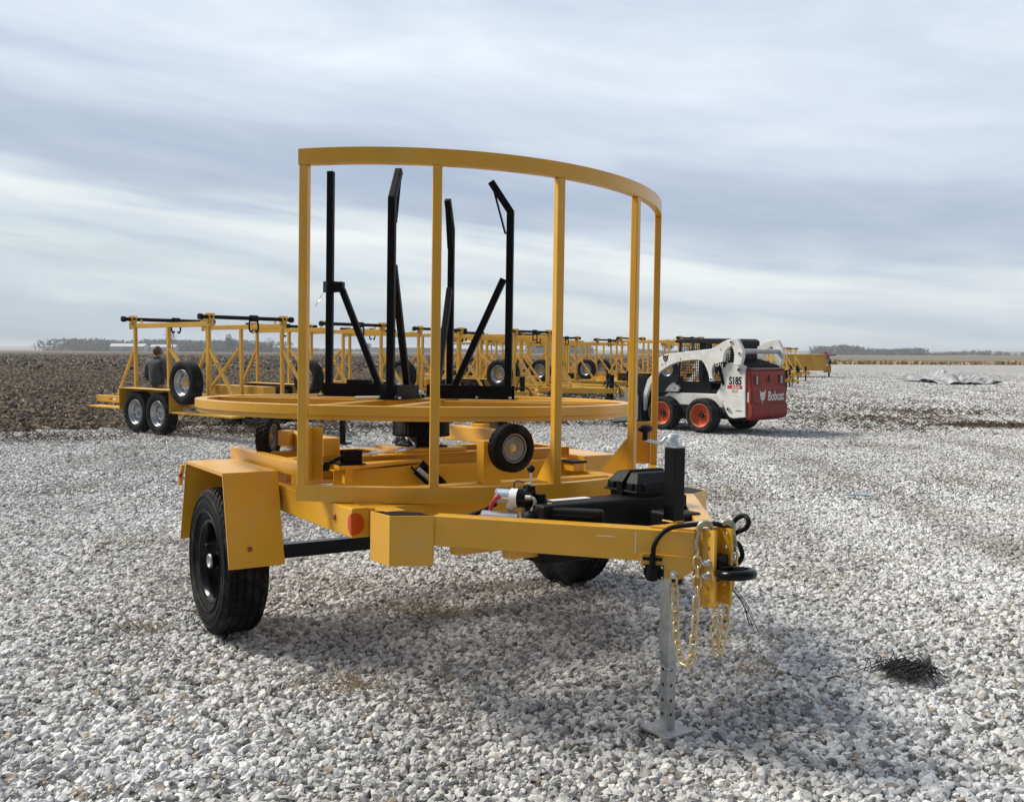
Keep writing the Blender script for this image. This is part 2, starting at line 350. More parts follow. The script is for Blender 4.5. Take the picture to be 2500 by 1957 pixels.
# ------------------------------------------------------------------ ground
TC = Vector((-0.5592, 5.2375, 0))                        # trailer axle centre
TF = Vector((0.553, -0.833, 0)); TL = Vector((0.833, 0.553, 0))
def gz(x, y):
    p = Vector((x, y, 0)) - TC; d = p.length
    z = -.0216 * p.dot(TL) * math.exp(-(d / 3.2) ** 2)
    z += .012 * (noise.noise((x * .7, y * .7, 0))) + .006 * noise.noise((x * 2.3, y * 2.3, 5))
    return z - .012
EDGE = [(-30, 11.5), (-9, 16.2), (-5.6, 17.6), (-3.2, 19.0), (0, 21.5), (4, 29), (10, 48), (22, 118), (70, 126), (200, 130)]
def edge_y(x):
    for (a, b), (c, d) in zip(EDGE, EDGE[1:]):
        if a <= x <= c: return b + (d - b) * (x - a) / (c - a)
    return EDGE[0][1] if x < EDGE[0][0] else EDGE[-1][1]
def gravel_mat(name, inst):
    m, t, b = base_mat(name, (.5, .5, .5), .85)
    if inst:
        oi = N(t, 'ShaderNodeObjectInfo')
        col = ramp(t, oi.outputs['Random'], [(0, (.16, .16, .16)), (.10, (.31, .31, .308)), (.34, (.48, .48, .478)), (.62, (.61, .61, .606)), (.88, (.72, .718, .71)), (.955, (.80, .795, .785)), (.975, (.40, .33, .25)), (1, (.26, .22, .19))])
        gm = N(t, 'ShaderNodeNewGeometry'); n = N(t, 'ShaderNodeTexNoise'); n.inputs['Scale'].default_value = 45; n.inputs['Detail'].default_value = 3
        t.links.new(gm.outputs['Position'], n.inputs['Vector'])
        n4 = N(t, 'ShaderNodeTexNoise'); n4.inputs['Scale'].default_value = .8; n4.inputs['Detail'].default_value = 4
        t.links.new(gm.outputs['Position'], n4.inputs['Vector'])
        col = mixc(t, 1.0, col, ramp(t, n.outputs['Fac'], [(.3, (.80, .80, .82)), (.7, (1.05, 1.05, 1.03))]), 'MULTIPLY')
        col = mixc(t, 1.0, col, ramp(t, n4.outputs['Fac'], [(.28, (.58, .55, .51)), (.42, (.86, .85, .83)), (.58, (1, 1, 1))]), 'MULTIPLY')
        mp_ = N(t, 'ShaderNodeMapping'); mp_.inputs['Rotation'].default_value = (0, 0, -.55); mp_.inputs['Scale'].default_value = (1.1, .10, 1)
        t.links.new(gm.outputs['Position'], mp_.inputs[0]); n5 = N(t, 'ShaderNodeTexNoise'); n5.inputs['Scale'].default_value = .8; n5.inputs['Detail'].default_value = 3; t.links.new(mp_.outputs[0], n5.inputs['Vector'])
        col = mixc(t, 1.0, col, ramp(t, n5.outputs['Fac'], [(.34, (.78, .77, .76)), (.5, (.98, .98, .98)), (.66, (1.08, 1.08, 1.08))]), 'MULTIPLY')
        t.links.new(col, b.inputs['Base Color'])
    else:
        c = N(t, 'ShaderNodeTexCoord')
        def vor(sc_, feat, out='Distance'):
            v = N(t, 'ShaderNodeTexVoronoi', feature=feat); v.inputs['Scale'].default_value = sc_; t.links.new(c.outputs['Object'], v.inputs['Vector']); return v.outputs[out]
        def nz(sc_, det=4):
            n = N(t, 'ShaderNodeTexNoise'); n.inputs['Scale'].default_value = sc_; n.inputs['Detail'].default_value = det; t.links.new(c.outputs['Object'], n.inputs['Vector']); return n.outputs['Fac']
        sepc = N(t, 'ShaderNodeSeparateColor'); t.links.new(vor(30, 'F1', 'Color'), sepc.inputs[0])
        cell = ramp(t, sepc.outputs[0], [(0, (.17, .168, .163)), (.35, (.37, .365, .355)), (.75, (.50, .49, .475)), (1, (.62, .61, .59))])
        gap = ramp(t, vor(30, 'DISTANCE_TO_EDGE'), [(0, (.40, .39, .38)), (.08, (1, 1, 1))])
        col = mixc(t, 1.0, cell, gap, 'MULTIPLY')
        dirt = ramp(t, math_n(t, 'MULTIPLY', nz(.9, 6), nz(.21, 3)), [(.31, (0, 0, 0)), (.40, (1, 1, 1))])
        col = mixc(t, math_n(t, 'MULTIPLY', dirt, .55), col, (.17, .135, .10))
        col = mixc(t, 1.0, col, ramp(t, nz(.35, 4), [(.35, (.84, .83, .82)), (.6, (1, 1, 1))]), 'MULTIPLY')
        t.links.new(col, b.inputs['Base Color'])
        bn = N(t, 'ShaderNodeBump'); bn.inputs['Strength'].default_value = .9; bn.inputs['Distance'].default_value = .02
        hgt = math_n(t, 'ADD', math_n(t, 'MULTIPLY', vor(30, 'DISTANCE_TO_EDGE'), 1.6), nz(60, 2))
        hgt = math_n(t, 'ADD', hgt, math_n(t, 'MULTIPLY', nz(6, 3), 2.2))
        t.links.new(hgt, bn.inputs['Height']); t.links.new(bn.outputs[0], b.inputs['Normal'])
    return m
GRAV = gravel_mat('gravel_bed', False); ROCK = gravel_mat('crushed_limestone', True)
def sheet(name, xs_f, ys, zf, mat, keep=None):
    mb = MB(); n = 60; vs = []; fs = []
    for j, y in enumerate(ys):
        x0, x1 = xs_f(y)
        for i in range(n + 1):
            x = x0 + (x1 - x0) * i / n; vs.append((x, y, zf(x, y)))
    for j in range(len(ys) - 1):
        for i in range(n):
            a = j * (n + 1) + i
            if keep:
                cx = (vs[a][0] + vs[a + 1][0]) / 2; cy = (ys[j] + ys[j + 1]) / 2
                if not keep(cx, cy): continue
            fs.append((a, a + 1, a + n + 2, a + n + 1))
    mb.add(vs, fs, True); return mb.build(name, mat)
# gravel yard: one sheet, cut along its ragged edge with the field
def yard_mesh():
    mb = MB(); xs = [-34 + .5 * i for i in range(0, 120)] + [26 + 4 * i for i in range(46)]
    rows = 70; vs = []
    for x in xs:
        ye = edge_y(x) + .5 * noise.noise((x * .8, 0, 3)) + .3 * noise.noise((x * 3, 0, 8))
        for j in range(rows + 1):
            t = (j / rows) ** 1.6; y = -6 + (ye + 6) * t
            vs.append((x, y, gz(x, y) if j < rows else -.06))
    fs = [(i * (rows + 1) + j, (i + 1) * (rows + 1) + j, (i + 1) * (rows + 1) + j + 1, i * (rows + 1) + j + 1) for i in range(len(xs) - 1) for j in range(rows)]
    mb.add(vs, fs, True); o = mb.build('ground', GRAV); o['kind'] = 'structure'; return o
yard_mesh()
# plain of fields to the horizon
def field_mat():
    m, t, b = base_mat('field_soil', (.1, .08, .06), .95, spec=.1)
    c = N(t, 'ShaderNodeTexCoord')
    def nz(sc_, det=4, st=(1, 1, 1)):
        mp = N(t, 'ShaderNodeMapping'); mp.inputs['Scale'].default_value = st; t.links.new(c.outputs['Object'], mp.inputs[0])
        n = N(t, 'ShaderNodeTexNoise'); n.inputs['Scale'].default_value = sc_; n.inputs['Detail'].default_value = det; t.links.new(mp.outputs[0], n.inputs['Vector']); return n.outputs['Fac']
    s_ = N(t, 'ShaderNodeSeparateXYZ'); t.links.new(c.outputs['Object'], s_.inputs[0])
    soil = ramp(t, nz(3.5, 6), [(.35, (.018, .014, .011)), (.52, (.06, .043, .030)), (.62, (.16, .12, .08)), (.72, (.27, .21, .14))])
    far = ramp(t, nz(.02, 5, (1, .35, 1)), [(.40, (.13, .105, .075)), (.6, (.19, .16, .11))])
    fy = N(t, 'ShaderNodeMapRange'); fy.inputs['From Min'].default_value = 300; fy.inputs['From Max'].default_value = 620; t.links.new(s_.outputs[1], fy.inputs[0])
    col = mixc(t, fy.outputs[0], soil, far)
    # pale stubble far right of the ploughed strip
    edge = math_n(t, 'SUBTRACT', s_.outputs[0], math_n(t, 'MULTIPLY', s_.outputs[1], .17))
    er = N(t, 'ShaderNodeMapRange'); er.inputs['From Min'].default_value = -4; er.inputs['From Max'].default_value = 6; t.links.new(edge, er.inputs[0])
    stub = ramp(t, nz(.05, 5, (1, .3, 1)), [(.4, (.20, .165, .12)), (.6, (.13, .12, .085))])
    col = mixc(t, er.outputs[0], col, stub)
    t.links.new(col, b.inputs['Base Color'])
    bn = N(t, 'ShaderNodeBump'); bn.inputs['Strength'].default_value = 1; bn.inputs['Distance'].default_value = .12
    t.links.new(nz(3.5, 6), bn.inputs['Height']); t.links.new(bn.outputs[0], b.inputs['Normal'])
    return m
FIELD = field_mat()
def fz(x, y):
    d2 = ((x + 9.5) ** 2 + (y - 21.5) ** 2) / 12
    z = -.05 - .16 * math.exp(-d2)
    if 22 < y < 90: z += .07 * noise.noise((x * .9, y * .9, 0)) * min(1, (y - 22) / 6)
    return z
ysf = [-12, 0, 9] + [12 + .7 * i for i in range(70)] + [63 + 4 * i for i in range(12)] + [130, 170, 240, 340, 500, 800, 1300, 2200, 3600]
fo = sheet('field', lambda y: (-max(40, y * 1.4), max(40, y * 1.4)), ysf, fz, FIELD); fo['kind'] = 'structure'
def hill_mesh(name, y0, x0, x1, h, depth, seed, mat):
    mb = MB(); n = 90; m_ = 6; vs = []
    for j in range(m_ + 1):
        for i in range(n + 1):
            x = x0 + (x1 - x0) * i / n; v = j / m_
            e = min(1, i / 14) * min(1, (n - i) / 14)
            z = -2 + (h * (.75 + .5 * noise.noise((x * .0022 + seed, seed, 0))) * e + 2) * math.sin(math.pi * v)
            vs.append((x, y0 + depth * v, z))
    mb.add(vs, [(j * (n + 1) + i, j * (n + 1) + i + 1, (j + 1) * (n + 1) + i + 1, (j + 1) * (n + 1) + i) for j in range(m_) for i in range(n)], True)
    o = mb.build(name, mat); o['kind'] = 'structure'; return o
HILL = varied('distant_farmland', (.17, .15, .115), (.11, .11, .085), .006, .95, stretch=(1, .3, 1))
hill_mesh('hills', 1500, -1500, 1700, 8.5, 900, 1.7, HILL)
# --- crushed stone, scattered as real stones
def gn_scatter(name, src_obj, mat, dens, smin, smax, flat=(1, .85, .62), seed=1, sub=2, lump=.55, tilt=1.0, sheet_=False):
    g = bpy.data.node_groups.new(name, 'GeometryNodeTree')
    g.interface.new_socket('Geometry', in_out='INPUT', socket_type='NodeSocketGeometry'); g.interface.new_socket('Geometry', in_out='OUTPUT', socket_type='NodeSocketGeometry')
    gi = N(g, 'NodeGroupInput'); go = N(g, 'NodeGroupOutput'); L = g.links.new
    d = N(g, 'GeometryNodeDistributePointsOnFaces'); d.inputs['Density'].default_value = dens; d.inputs['Seed'].default_value = seed; L(gi.outputs[0], d.inputs[0])
    gti = N(g, 'GeometryNodeGeometryToInstance')
    for k in range(6):
        ic = N(g, 'GeometryNodeMeshIcoSphere'); ic.inputs['Radius'].default_value = 1; ic.inputs['Subdivisions'].default_value = sub
        sp = N(g, 'GeometryNodeSetPosition'); nz = N(g, 'ShaderNodeTexNoise'); nz.noise_dimensions = '4D'; nz.inputs['W'].default_value = k * 7.3 + seed
        nz.inputs['Scale'].default_value = .9; nz.inputs['Detail'].default_value = 1
        ps = N(g, 'GeometryNodeInputPosition'); L(ps.outputs[0], nz.inputs['Vector'])
        sb = N(g, 'ShaderNodeVectorMath', operation='SUBTRACT'); sb.inputs[1].default_value = (.5, .5, .5); L(nz.outputs['Color'], sb.inputs[0])
        scn = N(g, 'ShaderNodeVectorMath', operation='SCALE'); scn.inputs[3].default_value = lump * 4; L(sb.outputs[0], scn.inputs[0])
        mu = N(g, 'ShaderNodeVectorMath', operation='MULTIPLY'); mu.inputs[1].default_value = flat
        ad = N(g, 'ShaderNodeVectorMath', operation='ADD'); L(ps.outputs[0], ad.inputs[0]); L(scn.outputs[0], ad.inputs[1]); L(ad.outputs[0], mu.inputs[0])
        L(ic.outputs[0], sp.inputs[0]); L(mu.outputs[0], sp.inputs['Position'])
        sm = N(g, 'GeometryNodeSetShadeSmooth'); sm.inputs['Shade Smooth'].default_value = False; L(sp.outputs[0], sm.inputs[0])
        mt = N(g, 'GeometryNodeSetMaterial'); mt.inputs['Material'].default_value = mat; L(sm.outputs[0], mt.inputs[0]); L(mt.outputs[0], gti.inputs[0])
    io = N(g, 'GeometryNodeInstanceOnPoints'); io.inputs['Pick Instance'].default_value = True
    L(d.outputs[0], io.inputs['Points']); L(gti.outputs[0], io.inputs['Instance'])
    rr = N(g, 'FunctionNodeRandomValue', data_type='FLOAT_VECTOR'); rr.inputs[0].default_value = (-tilt, -tilt, 0); rr.inputs[1].default_value = (tilt, tilt, 6.28); rr.inputs['Seed'].default_value = seed + 3
    rs = N(g, 'FunctionNodeRandomValue', data_type='FLOAT'); rs.inputs[2].default_value = 0; rs.inputs[3].default_value = 1; rs.inputs['Seed'].default_value = seed + 5
    pw = math_n(g, 'POWER', rs.outputs[1], 2.6); sc_ = math_n(g, 'ADD', math_n(g, 'MULTIPLY', pw, smax - smin), smin)
    L(rr.outputs[0], io.inputs['Rotation']); L(sc_, io.inputs['Scale'])
    if sheet_:
        jn = N(g, 'GeometryNodeJoinGeometry'); L(gi.outputs[0], jn.inputs[0]); L(io.outputs[0], jn.inputs[0]); L(jn.outputs[0], go.inputs[0])
    else: L(io.outputs[0], go.inputs[0])
    md = src_obj.modifiers.new('stones', 'NODES'); md.node_group = g
def patch(name, y0, y1, step, k, c0, keep=None, zoff=0, zf=gz):
    ys = []; y = y0
    while y < y1: ys.append(y); y += step
    ys.append(y1)
    return sheet(name, lambda y: (-(k * y + c0), k * y + c0), ys, lambda x, y: zf(x, y) + zoff, ROCK, keep)
g1 = patch('gravel', 1.9, 9.0, .25, .60, 1.7, zoff=.003); g1['kind'] = 'stuff'; tag(g1, 'loose grey crushed limestone covering the yard in front', 'gravel')
DARKBED = varied('dark_stone_bed', (.060, .056, .052), (.13, .125, .115), 30, .95, bump=.6, bscale=200)  # dark sheet under the stones, keeps the gaps between them dark
for g_ in (g1,): g_.data.materials.clear(); g_.data.materials.append(DARKBED)
gn_scatter('stones_near', g1, ROCK, DN, .0062, .027, seed=3, sheet_=True)
g2 = patch('gravel', 9.0, 30, .5, .60, 1.5, keep=lambda x, y: y < edge_y(x) - .1 and y < 22, zoff=.003); g2['kind'] = 'stuff'; tag(g2, 'pale crushed limestone spread across the yard further back', 'gravel')
g2.data.materials.clear(); g2.data.materials.append(DARKBED)
gn_scatter('stones_mid', g2, ROCK, DM, .0105, .028, seed=11, sub=1, sheet_=True)

# ================================================================== the reel trailer in front
T = empty('reel_trailer')
T.matrix_world = Matrix(((0.5529, 0.8332, 0.009, -0.5592), (-0.833, 0.5526, 0.0261, 5.2375), (0.0168, -0.0219, 0.9996, 0.0), (0, 0, 0, 1)))
tag(T, 'yellow single-axle reel trailer with round turntable, curved guard rail and black upright arms', 'trailer')
W0, WT = .664, .786; HH = WT - W0; WC = (W0 + WT) / 2
RG, CG, DL = 1.402, -.0215, .4241
# frame
for s in (-1, 1):
    MB().beam((-.62, s * .905, WC), (1.22, s * .905, WC), .08, HH).build('side_rail', Y, T, .004)
    ue = .62 if s < 0 else .24
    MB().prism([(-.56, .851), (ue, .851), (ue, .915), (-.56, .915)], s * .93 - .003, s * .93 + .003, 'y').prism([(-.56, .909), (ue, .909), (ue, .9148), (-.56, .9148)], s * .87, s * .9268, 'y').build('upper_channel', Y, T, .0015)
    for q_ in ((-.475, .525) if s < 0 else (-.475,)): MB().beam((q_ - .075, s * .90, .818), (q_ + .075, s * .90, .818), .06, .064).build('riser_block', Y, T, .003)
for u, w in ((-.60, WC), (1.18, WC), (.66, WC)):
    MB().beam((u, -.864, w), (u, .864, w), .08, HH).build('cross_member', Y, T, .004)
MB().box((.36, .80, WT + .001), (.46, .88, .835)).build('stop_block', Y, T, .002); MB().box((.345, .79, .836), (.475, .89, .848)).build('stop_pad', BLK, T, .002)
def ibeam(mb, u, v0, v1, w0, w1, fl=.07, th=.008):
    mb.box((u - fl / 2, v0, w0), (u + fl / 2, v1, w0 + th)); mb.box((u - fl / 2, v0, w1 - th), (u + fl / 2, v1, w1)); mb.box((u - th / 2, v0, w0 + th), (u + th / 2, v1, w1 - th))
for u in (-.22, .20):
    mb = MB(); ibeam(mb, u, -.86, .86, WT + .002, .910); mb.build('hub_beam', Y, T, .0015)
MB().box((.325, -.66, .70), (.333, .864, .85)).box((.27, -.66, .842), (.325, .864, .85)).box((.27, -.66, .70), (.325, .864, .708)).build('deep_channel', Y, T, .0015)
MB().prism([(.33, -.66), (.43, -.66), (.43, -.60), (.24, -.10), (.17, -.10)], .860, .880).prism([(.39, -.64), (.43, -.64), (.43, -.60), (.39, -.60)], .787, .860).build('brace_plate', Y, T, .002)
MB().box((-.19, -.20, .9115), (.19, .22, .932)).build('hub_plate', Y, T, .002)
MB().box((-.17, -.30, .9105), (.17, -.202, .918)).build('gusset_plate', Y, T, .001)
# tongue
for s in (-1, 1):
    MB().beam((1.50, s * .70, WC), (2.30, s * .035, WC), .075, HH).build('tongue_beam', Y, T, .004)
    # stub and corner bumper box
    mb = MB(); mb.beam((1.225, s * .80, WC), (1.34, s * .80, WC), .09, HH)
    mb.build('frame_stub', Y, T, .003)
    th = .006; a = (1.30, s * .895); b = (1.455, s * .882); c_ = (1.53, s * .725); mb = MB()
    for p, q in ((a, b), (b, c_)):
        d = Vector((q[0] - p[0], q[1] - p[1], 0)).normalized(); mb.beam((p[0], p[1], .685), (q[0], q[1], .685), th, .202)
    mb.prism([a, b, c_, (1.40, s * .72), (1.30, s * .78)], .60, .604)
    mb.build('corner_box', Y, T, .0015)
    MB().prism([(1.305, s * .885), (1.452, s * .876), (1.525, s * .73), (1.42, s * .73), (1.31, s * .84)], .780, .7845).build('box_opening_shade', BLK, T)  # black sheet just below the rim, paints the shade inside the open box
MB().prism([(2.17, -.15), (2.31, -.06), (2.31, .06), (2.17, .15)], WT + .0015, WT + .008).build('nose_plate', Y, T, .001)
MB().box((1.545, -.66, .630), (1.60, .66, .700)).build('tongue_cross_member', Y, T, .002)
MB().box((1.72, -.52, .630), (1.775, .52, .700)).build('tongue_cross_member', Y, T, .002)
MB().box((2.30, -.05, .575), (2.335, .05, .80)).build('nose_block', Y, T, .002)
DB_ = Vector((.769, .639, 0)); NB_ = Vector((.639, -.769, 0)); QB_ = Vector((2.30, -.035, 0)) + NB_ * .0375
def onbeam(t, w, off, s=-1): p = QB_ + DB_ * t + NB_ * off; return (p.x, p.y * -s, w)
for s in (-1, 1):   # lower side plates at the nose
    pts = [(-.202, .688), (-.199, .655), (-.178, .607), (-.053, .607), (.038, .675), (.038, .694), (-.190, .697)]
    n = len(pts); vs = [onbeam(t, w, .0005, s) for t, w in pts] + [onbeam(t, w, .0075, s) for t, w in pts]; fs = [tuple(range(n)), tuple(range(2 * n - 1, n - 1, -1))] + [(i, n + i, n + (i + 1) % n, (i + 1) % n) for i in range(n)]
    MB().add(vs, fs if s < 0 else [f[::-1] for f in fs]).build('nose_side_plate', Y, T, .0012)
    pts = [(-.165, .690), (.03, .687)]; MB().beam(onbeam(-.165, .693, .0085, s), onbeam(.03, .689, .0085, s), .006, .006).build('weld_bead', Y, T)
for t0, t1, w0_, w1_ in ((-.222, -.2195, .695, .772), (-.37, -.30, .748, .7505)):
    MB().beam(onbeam(t0 if t1 - t0 < .01 else t0, (w0_ + w1_) / 2, .0004), onbeam(t1, (w0_ + w1_) / 2, .0004), .0012, w1_ - w0_).build('paint_scratch', WPL, T)
def weld(pts, r=.0035):
    P_ = []
    for a, b in zip(pts, pts[1:]):
        a, b = Vector(a), Vector(b); n = max(2, int((b - a).length / .006))
        P_ += [a.lerp(b, i / n) + Vector((random.uniform(-1, 1), random.uniform(-1, 1), random.uniform(-1, 1))) * .0012 for i in range(n)]
    MB().tube(P_, lambda t: r * (1 + .25 * math.sin(t * len(P_) * 2.2)), 6).build('weld_bead', Y, T)
weld([(1.531, -.728, .605), (1.531, -.728, .772)]); weld([(1.231, -.850, .666), (1.231, -.850, .780)]); weld([(1.304, -.893, .600), (1.304, -.893, .778)], .003)
weld([(1.22, -.945, .787), (1.22, -.86, .787)], .003); weld([(2.112, -.030, .797), (2.171, -.030, .797), (2.171, .030, .797)], .004); weld([(.60, -.948, .7885), (.86, -.948, .7885)], .0035)
# hitch channel with holes
def holed_plate(u0, u1, w0, w1, v0, v1, holes, r):
    mb = MB()   # strip plate split round each hole
    cu = (u0 + u1) / 2; ws = sorted(holes)
    edges = [w0] + [w for h in ws for w in (h - r * 1.7, h + r * 1.7)] + [w1]
    for a, b in zip(edges[::2], edges[1::2]):
        if b > a: mb.box((u0, v0, a), (u1, v1, b))
    for h in ws:
        k = r * 1.7; hu = (u1 - u0) / 2; ca_ = math.atan2(k, hu)
        an = sorted([2 * math.pi * i / 16 for i in range(16)] + [ca_, math.pi - ca_, math.pi + ca_, 2 * math.pi - ca_]); n = len(an)
        def sq(t):
            c, s = math.cos(t), math.sin(t); m_ = max(abs(c) / hu, abs(s) / k); return (cu + c / m_, h + s / m_)
        for i in range(n):
            t0, t1 = an[i], an[(i + 1) % n]
            pa, pb = sq(t0), sq(t1); qa, qb = (cu + r * math.cos(t0), h + r * math.sin(t0)), (cu + r * math.cos(t1), h + r * math.sin(t1))
            for v, fl in ((v0, 1), (v1, 0)):
                vs = [(pa[0], v, pa[1]), (pb[0], v, pb[1]), (qb[0], v, qb[1]), (qa[0], v, qa[1])]
                mb.add(vs, [(0, 1, 2, 3) if fl else (3, 2, 1, 0)])
            mb.add([(qa[0], v0, qa[1]), (qb[0], v0, qb[1]), (qb[0], v1, qb[1]), (qa[0], v1, qa[1])], [(0, 1, 2, 3)])
        mb.add([(u0, v0, h - k), (u0, v1, h - k), (u0, v1, h + k), (u0, v0, h + k)], [(0, 3, 2, 1)]); mb.add([(u1, v0, h - k), (u1, v1, h - k), (u1, v1, h + k), (u1, v0, h + k)], [(0, 1, 2, 3)])
    return mb
hz_ = [.540, .588, .635, .681, .732, .782]
for s in (-1, 1):
    holed_plate(2.350, 2.405, .519, .800, s * .043 - .006, s * .043 + .006, hz_, .0085).build('hitch_flange', Y, T)
MB().box((2.337, -.049, .510), (2.349, .049, .802)).build('hitch_channel', Y, T, .001)
for w in (.681, .635):
    for s in (-1, 1):
        MB().cyl((2.378, s * .049, w), (2.378, s * .054, w), .0155, n=16).cyl((2.378, s * .054, w), (2.378, s * .066, w), .0125, n=6, smooth=False).cyl((2.378, s * .066, w), (2.378, s * .078, w), .0065, n=10).build('hitch_bolt', CHR, T)
# tow ring
mb = MB(); mb.torus((2.466, 0, .652), (-.10, 0, 1), .0575, .018, 48, 16); mb.build('tow_ring', BLKG, T)
MB().prism([(2.352, -.036), (2.43, -.030), (2.43, .030), (2.352, .036)], .645, .672).box((2.352, -.036, .612), (2.395, .036, .705)).build('tow_ring_shank', BLKG, T, .004)
# jack
MB().box((2.113, -.0285, .55), (2.170, .0285, 1.082)).build('jack_sleeve', BLKG, T, .003)
MB().box((2.111, -.0305, 1.0825), (2.172, .0305, 1.089)).build('jack_cap', GALV, T, .001)
jk = MB(); jk.box((2.108, -.032, .245), (2.160, .020, .58)); JL = jk.build('jack_leg', GALV, T, .003)
mb = MB(); mb.box((2.113, -.027, -.02), (2.155, .015, .25)); lo_ = mb.build('inner_leg', GALV, T, .002)
for w in (.215, .155, .095, .04):
    MB().cyl((2.128, -.0277, w), (2.128, -.0265, w), .0065, n=14).build('painted_pin_hole', INK, T); MB().cyl((2.1555, -.008, w), (2.1545, -.008, w), .0065, n=14).build('painted_pin_hole', INK, T)  # black discs laid on the leg, painting the dark of the holes
MB().box((2.06, -.08, -.030), (2.21, .07, -.018)).build('jack_foot', GALV, T, .002)
mb = MB(); mb.cyl((2.128, -.055, .272), (2.128, .03, .272), .0075, n=10); mb.torus((2.122, -.046, .262), (.9, .3, .2), .022, .002, 24, 6); mb.tube([(2.125, -.04, .250), (2.135, -.037, .235), (2.15, -.037, .225), (2.178, -.03, .226)], .002, 6); mb.build('jack_pin', CHR, T)
mb = MB(); mb.cyl((2.135, 0, 1.089), (2.135, 0, 1.104), .030, .027, 20).cyl((2.135, 0, 1.104), (2.135, 0, 1.122), .017, n=14).cyl((2.135, 0, 1.122), (2.135, 0, 1.134), .031, .026, 20); mb.build('jack_gear_cap', CHR, T, .001)
mb = MB(); mb.tube([(2.135, 0, 1.122), (2.125, -.03, 1.121), (2.115, -.052, 1.100), (2.10, -.085, 1.105), (2.085, -.105, 1.112)], .0065, 10, sub=5); ck = mb.build('jack_crank', CHR, T)
mb = MB(); mb.cyl((2.085, -.105, 1.110), (2.085, -.105, 1.140), .0115, .010, 12).sphere((2.085, -.105, 1.155), .02, 16, 10, (1.0, 1.75, .8)); mb.build('crank_knob', PLA, ck)
# axle and wheels
MB().beam((0, -.98, .392), (0, .98, .392), .075, .075).build('axle', BLKG, T, .006)
for s in (-1, 1):
    MB().box((-.06, s * .90 - .03, .43), (.06, s * .90 + .03, W0 - .002)).build('axle_hanger', BLK, T, .003)
    MB().beam((-.12, s * .93, .52), (.16, s * .93, .60), .012, .06).beam((.19, s * .945, .50), (.19, s * .945, .66), .012, .035, up=(1, 0, 0)).build('fender_bracket', Y if s < 0 else Y, T, .001)
def main_wheel(v, s):
    w = MB(); tyre(w, (0, v, .375), (0, s, 0), .375, .225, .205, n=200, grooves=4, gd=.010, lug=.006, lugw=2, smooth=False)
    for rr_, hh_ in ((.335, .0018), (.300, .0022), (.255, .0020)): w.lathe((0, v, .375), (0, s, 0), [(.108 + (.335 - rr_) * .02, rr_ - .003), (.1135 + (.335 - rr_) * .02, rr_ - .0008), (.1135 + (.335 - rr_) * .02, rr_ + .0008), (.108, rr_ + .003)], 100)
    tyo = w.build('tyre', RUB, T)
    w = MB(); rim(w, (0, v, .375), (0, s, 0), .203, .215, holes=8, face=-.05)
    rm = w.build('rim', BLKG, T)
    w = MB(); w.cyl((0, v + s * -.005, .375), (0, v + s * .055, .375), .048, .042, 28).cyl((0, v + s * .055, .375), (0, v + s * .088, .375), .037, n=24); w.build('hub', BLKG, rm)
    w = MB(); w.lathe((0, v + s * .088, .375), (0, s, 0), [(0, .036), (.010, .036), (.012, .033), (.008, .026), (.004, .024), (.004, .001)], 28); w.build('hub_cap', GALV, rm)
    for k in range(6):
        a = k * math.pi / 3; MB().cyl((.075 * math.cos(a), v + s * -.008, .375 + .075 * math.sin(a)), (.075 * math.cos(a), v + s * .018, .375 + .075 * math.sin(a)), .011, .008, 6, smooth=False).build('wheel_nut', CHR, rm)
    w = MB(); w.cyl((-.155, v + s * .01, .44), (-.14, v + s * .075, .435), .005, .004, 8); w.build('valve_stem', CHR, rm)
main_wheel(-1.105, -1); main_wheel(1.105, 1)
def fender(s):
    mb = MB(); th = .0045
    vi, vo = s * .965, s * 1.232; wf = .8636
    top = [(-.347, wf), (.347, wf)]
    mb.box((-.347, min(vi, vo), wf - th), (.347, max(vi, vo), wf))
    for e in (-1, 1):
        p0 = (e * .347, wf); p1 = (e * .470, .420)
        vs = [(p0[0], vi, p0[1]), (p0[0], vo, p0[1]), (p1[0], vo, p1[1]), (p1[0], vi, p1[1])]
        vs += [(x - e * th, y, z - th * .3) for x, y, z in vs]
        f = [(0, 1, 2, 3), (7, 6, 5, 4), (0, 4, 5, 1), (1, 5, 6, 2), (2, 6, 7, 3), (3, 7, 4, 0)]
        mb.add(vs, f)
    # outer turned-down lip and inner skirt
    lip = [(-.347, wf), (.347, wf), (.470, .420), (.462, .420), (.341, wf - .016), (-.341, wf - .016), (-.462, .420), (-.470, .420)]
    mb.prism(lip, vo - s * .002, vo + s * .002, 'y')
    mb.prism([(-.347, wf - .002), (.347, wf - .002), (.395, .69), (-.395, .69)], vi - s * .002, vi + s * .002, 'y')
    f = mb.build('fender', Y, T)
    u = .347 + .123 * .80
    MB().lathe((u + .003, s * 1.13, .505), (.96, 0, .27), [(0, .0125), (.006, .0115), (.008, .008), (.0085, .001)], 20).build('marker_light', LENA, f)
    MB().lathe((-.40, s * 1.243, .78), (-.2, s, 0), [(0, .0), (.0, .014), (.014, .012), (.018, .001)], 16).build('marker_light', LENR, f)
    return f
fender(-1); fender(1)
MB().prism([(-.445, .72), (-.425, .72), (-.395, .84), (-.36, .84)], -1.236, -1.252, 'y').build('light_bracket', Y, T, .001)
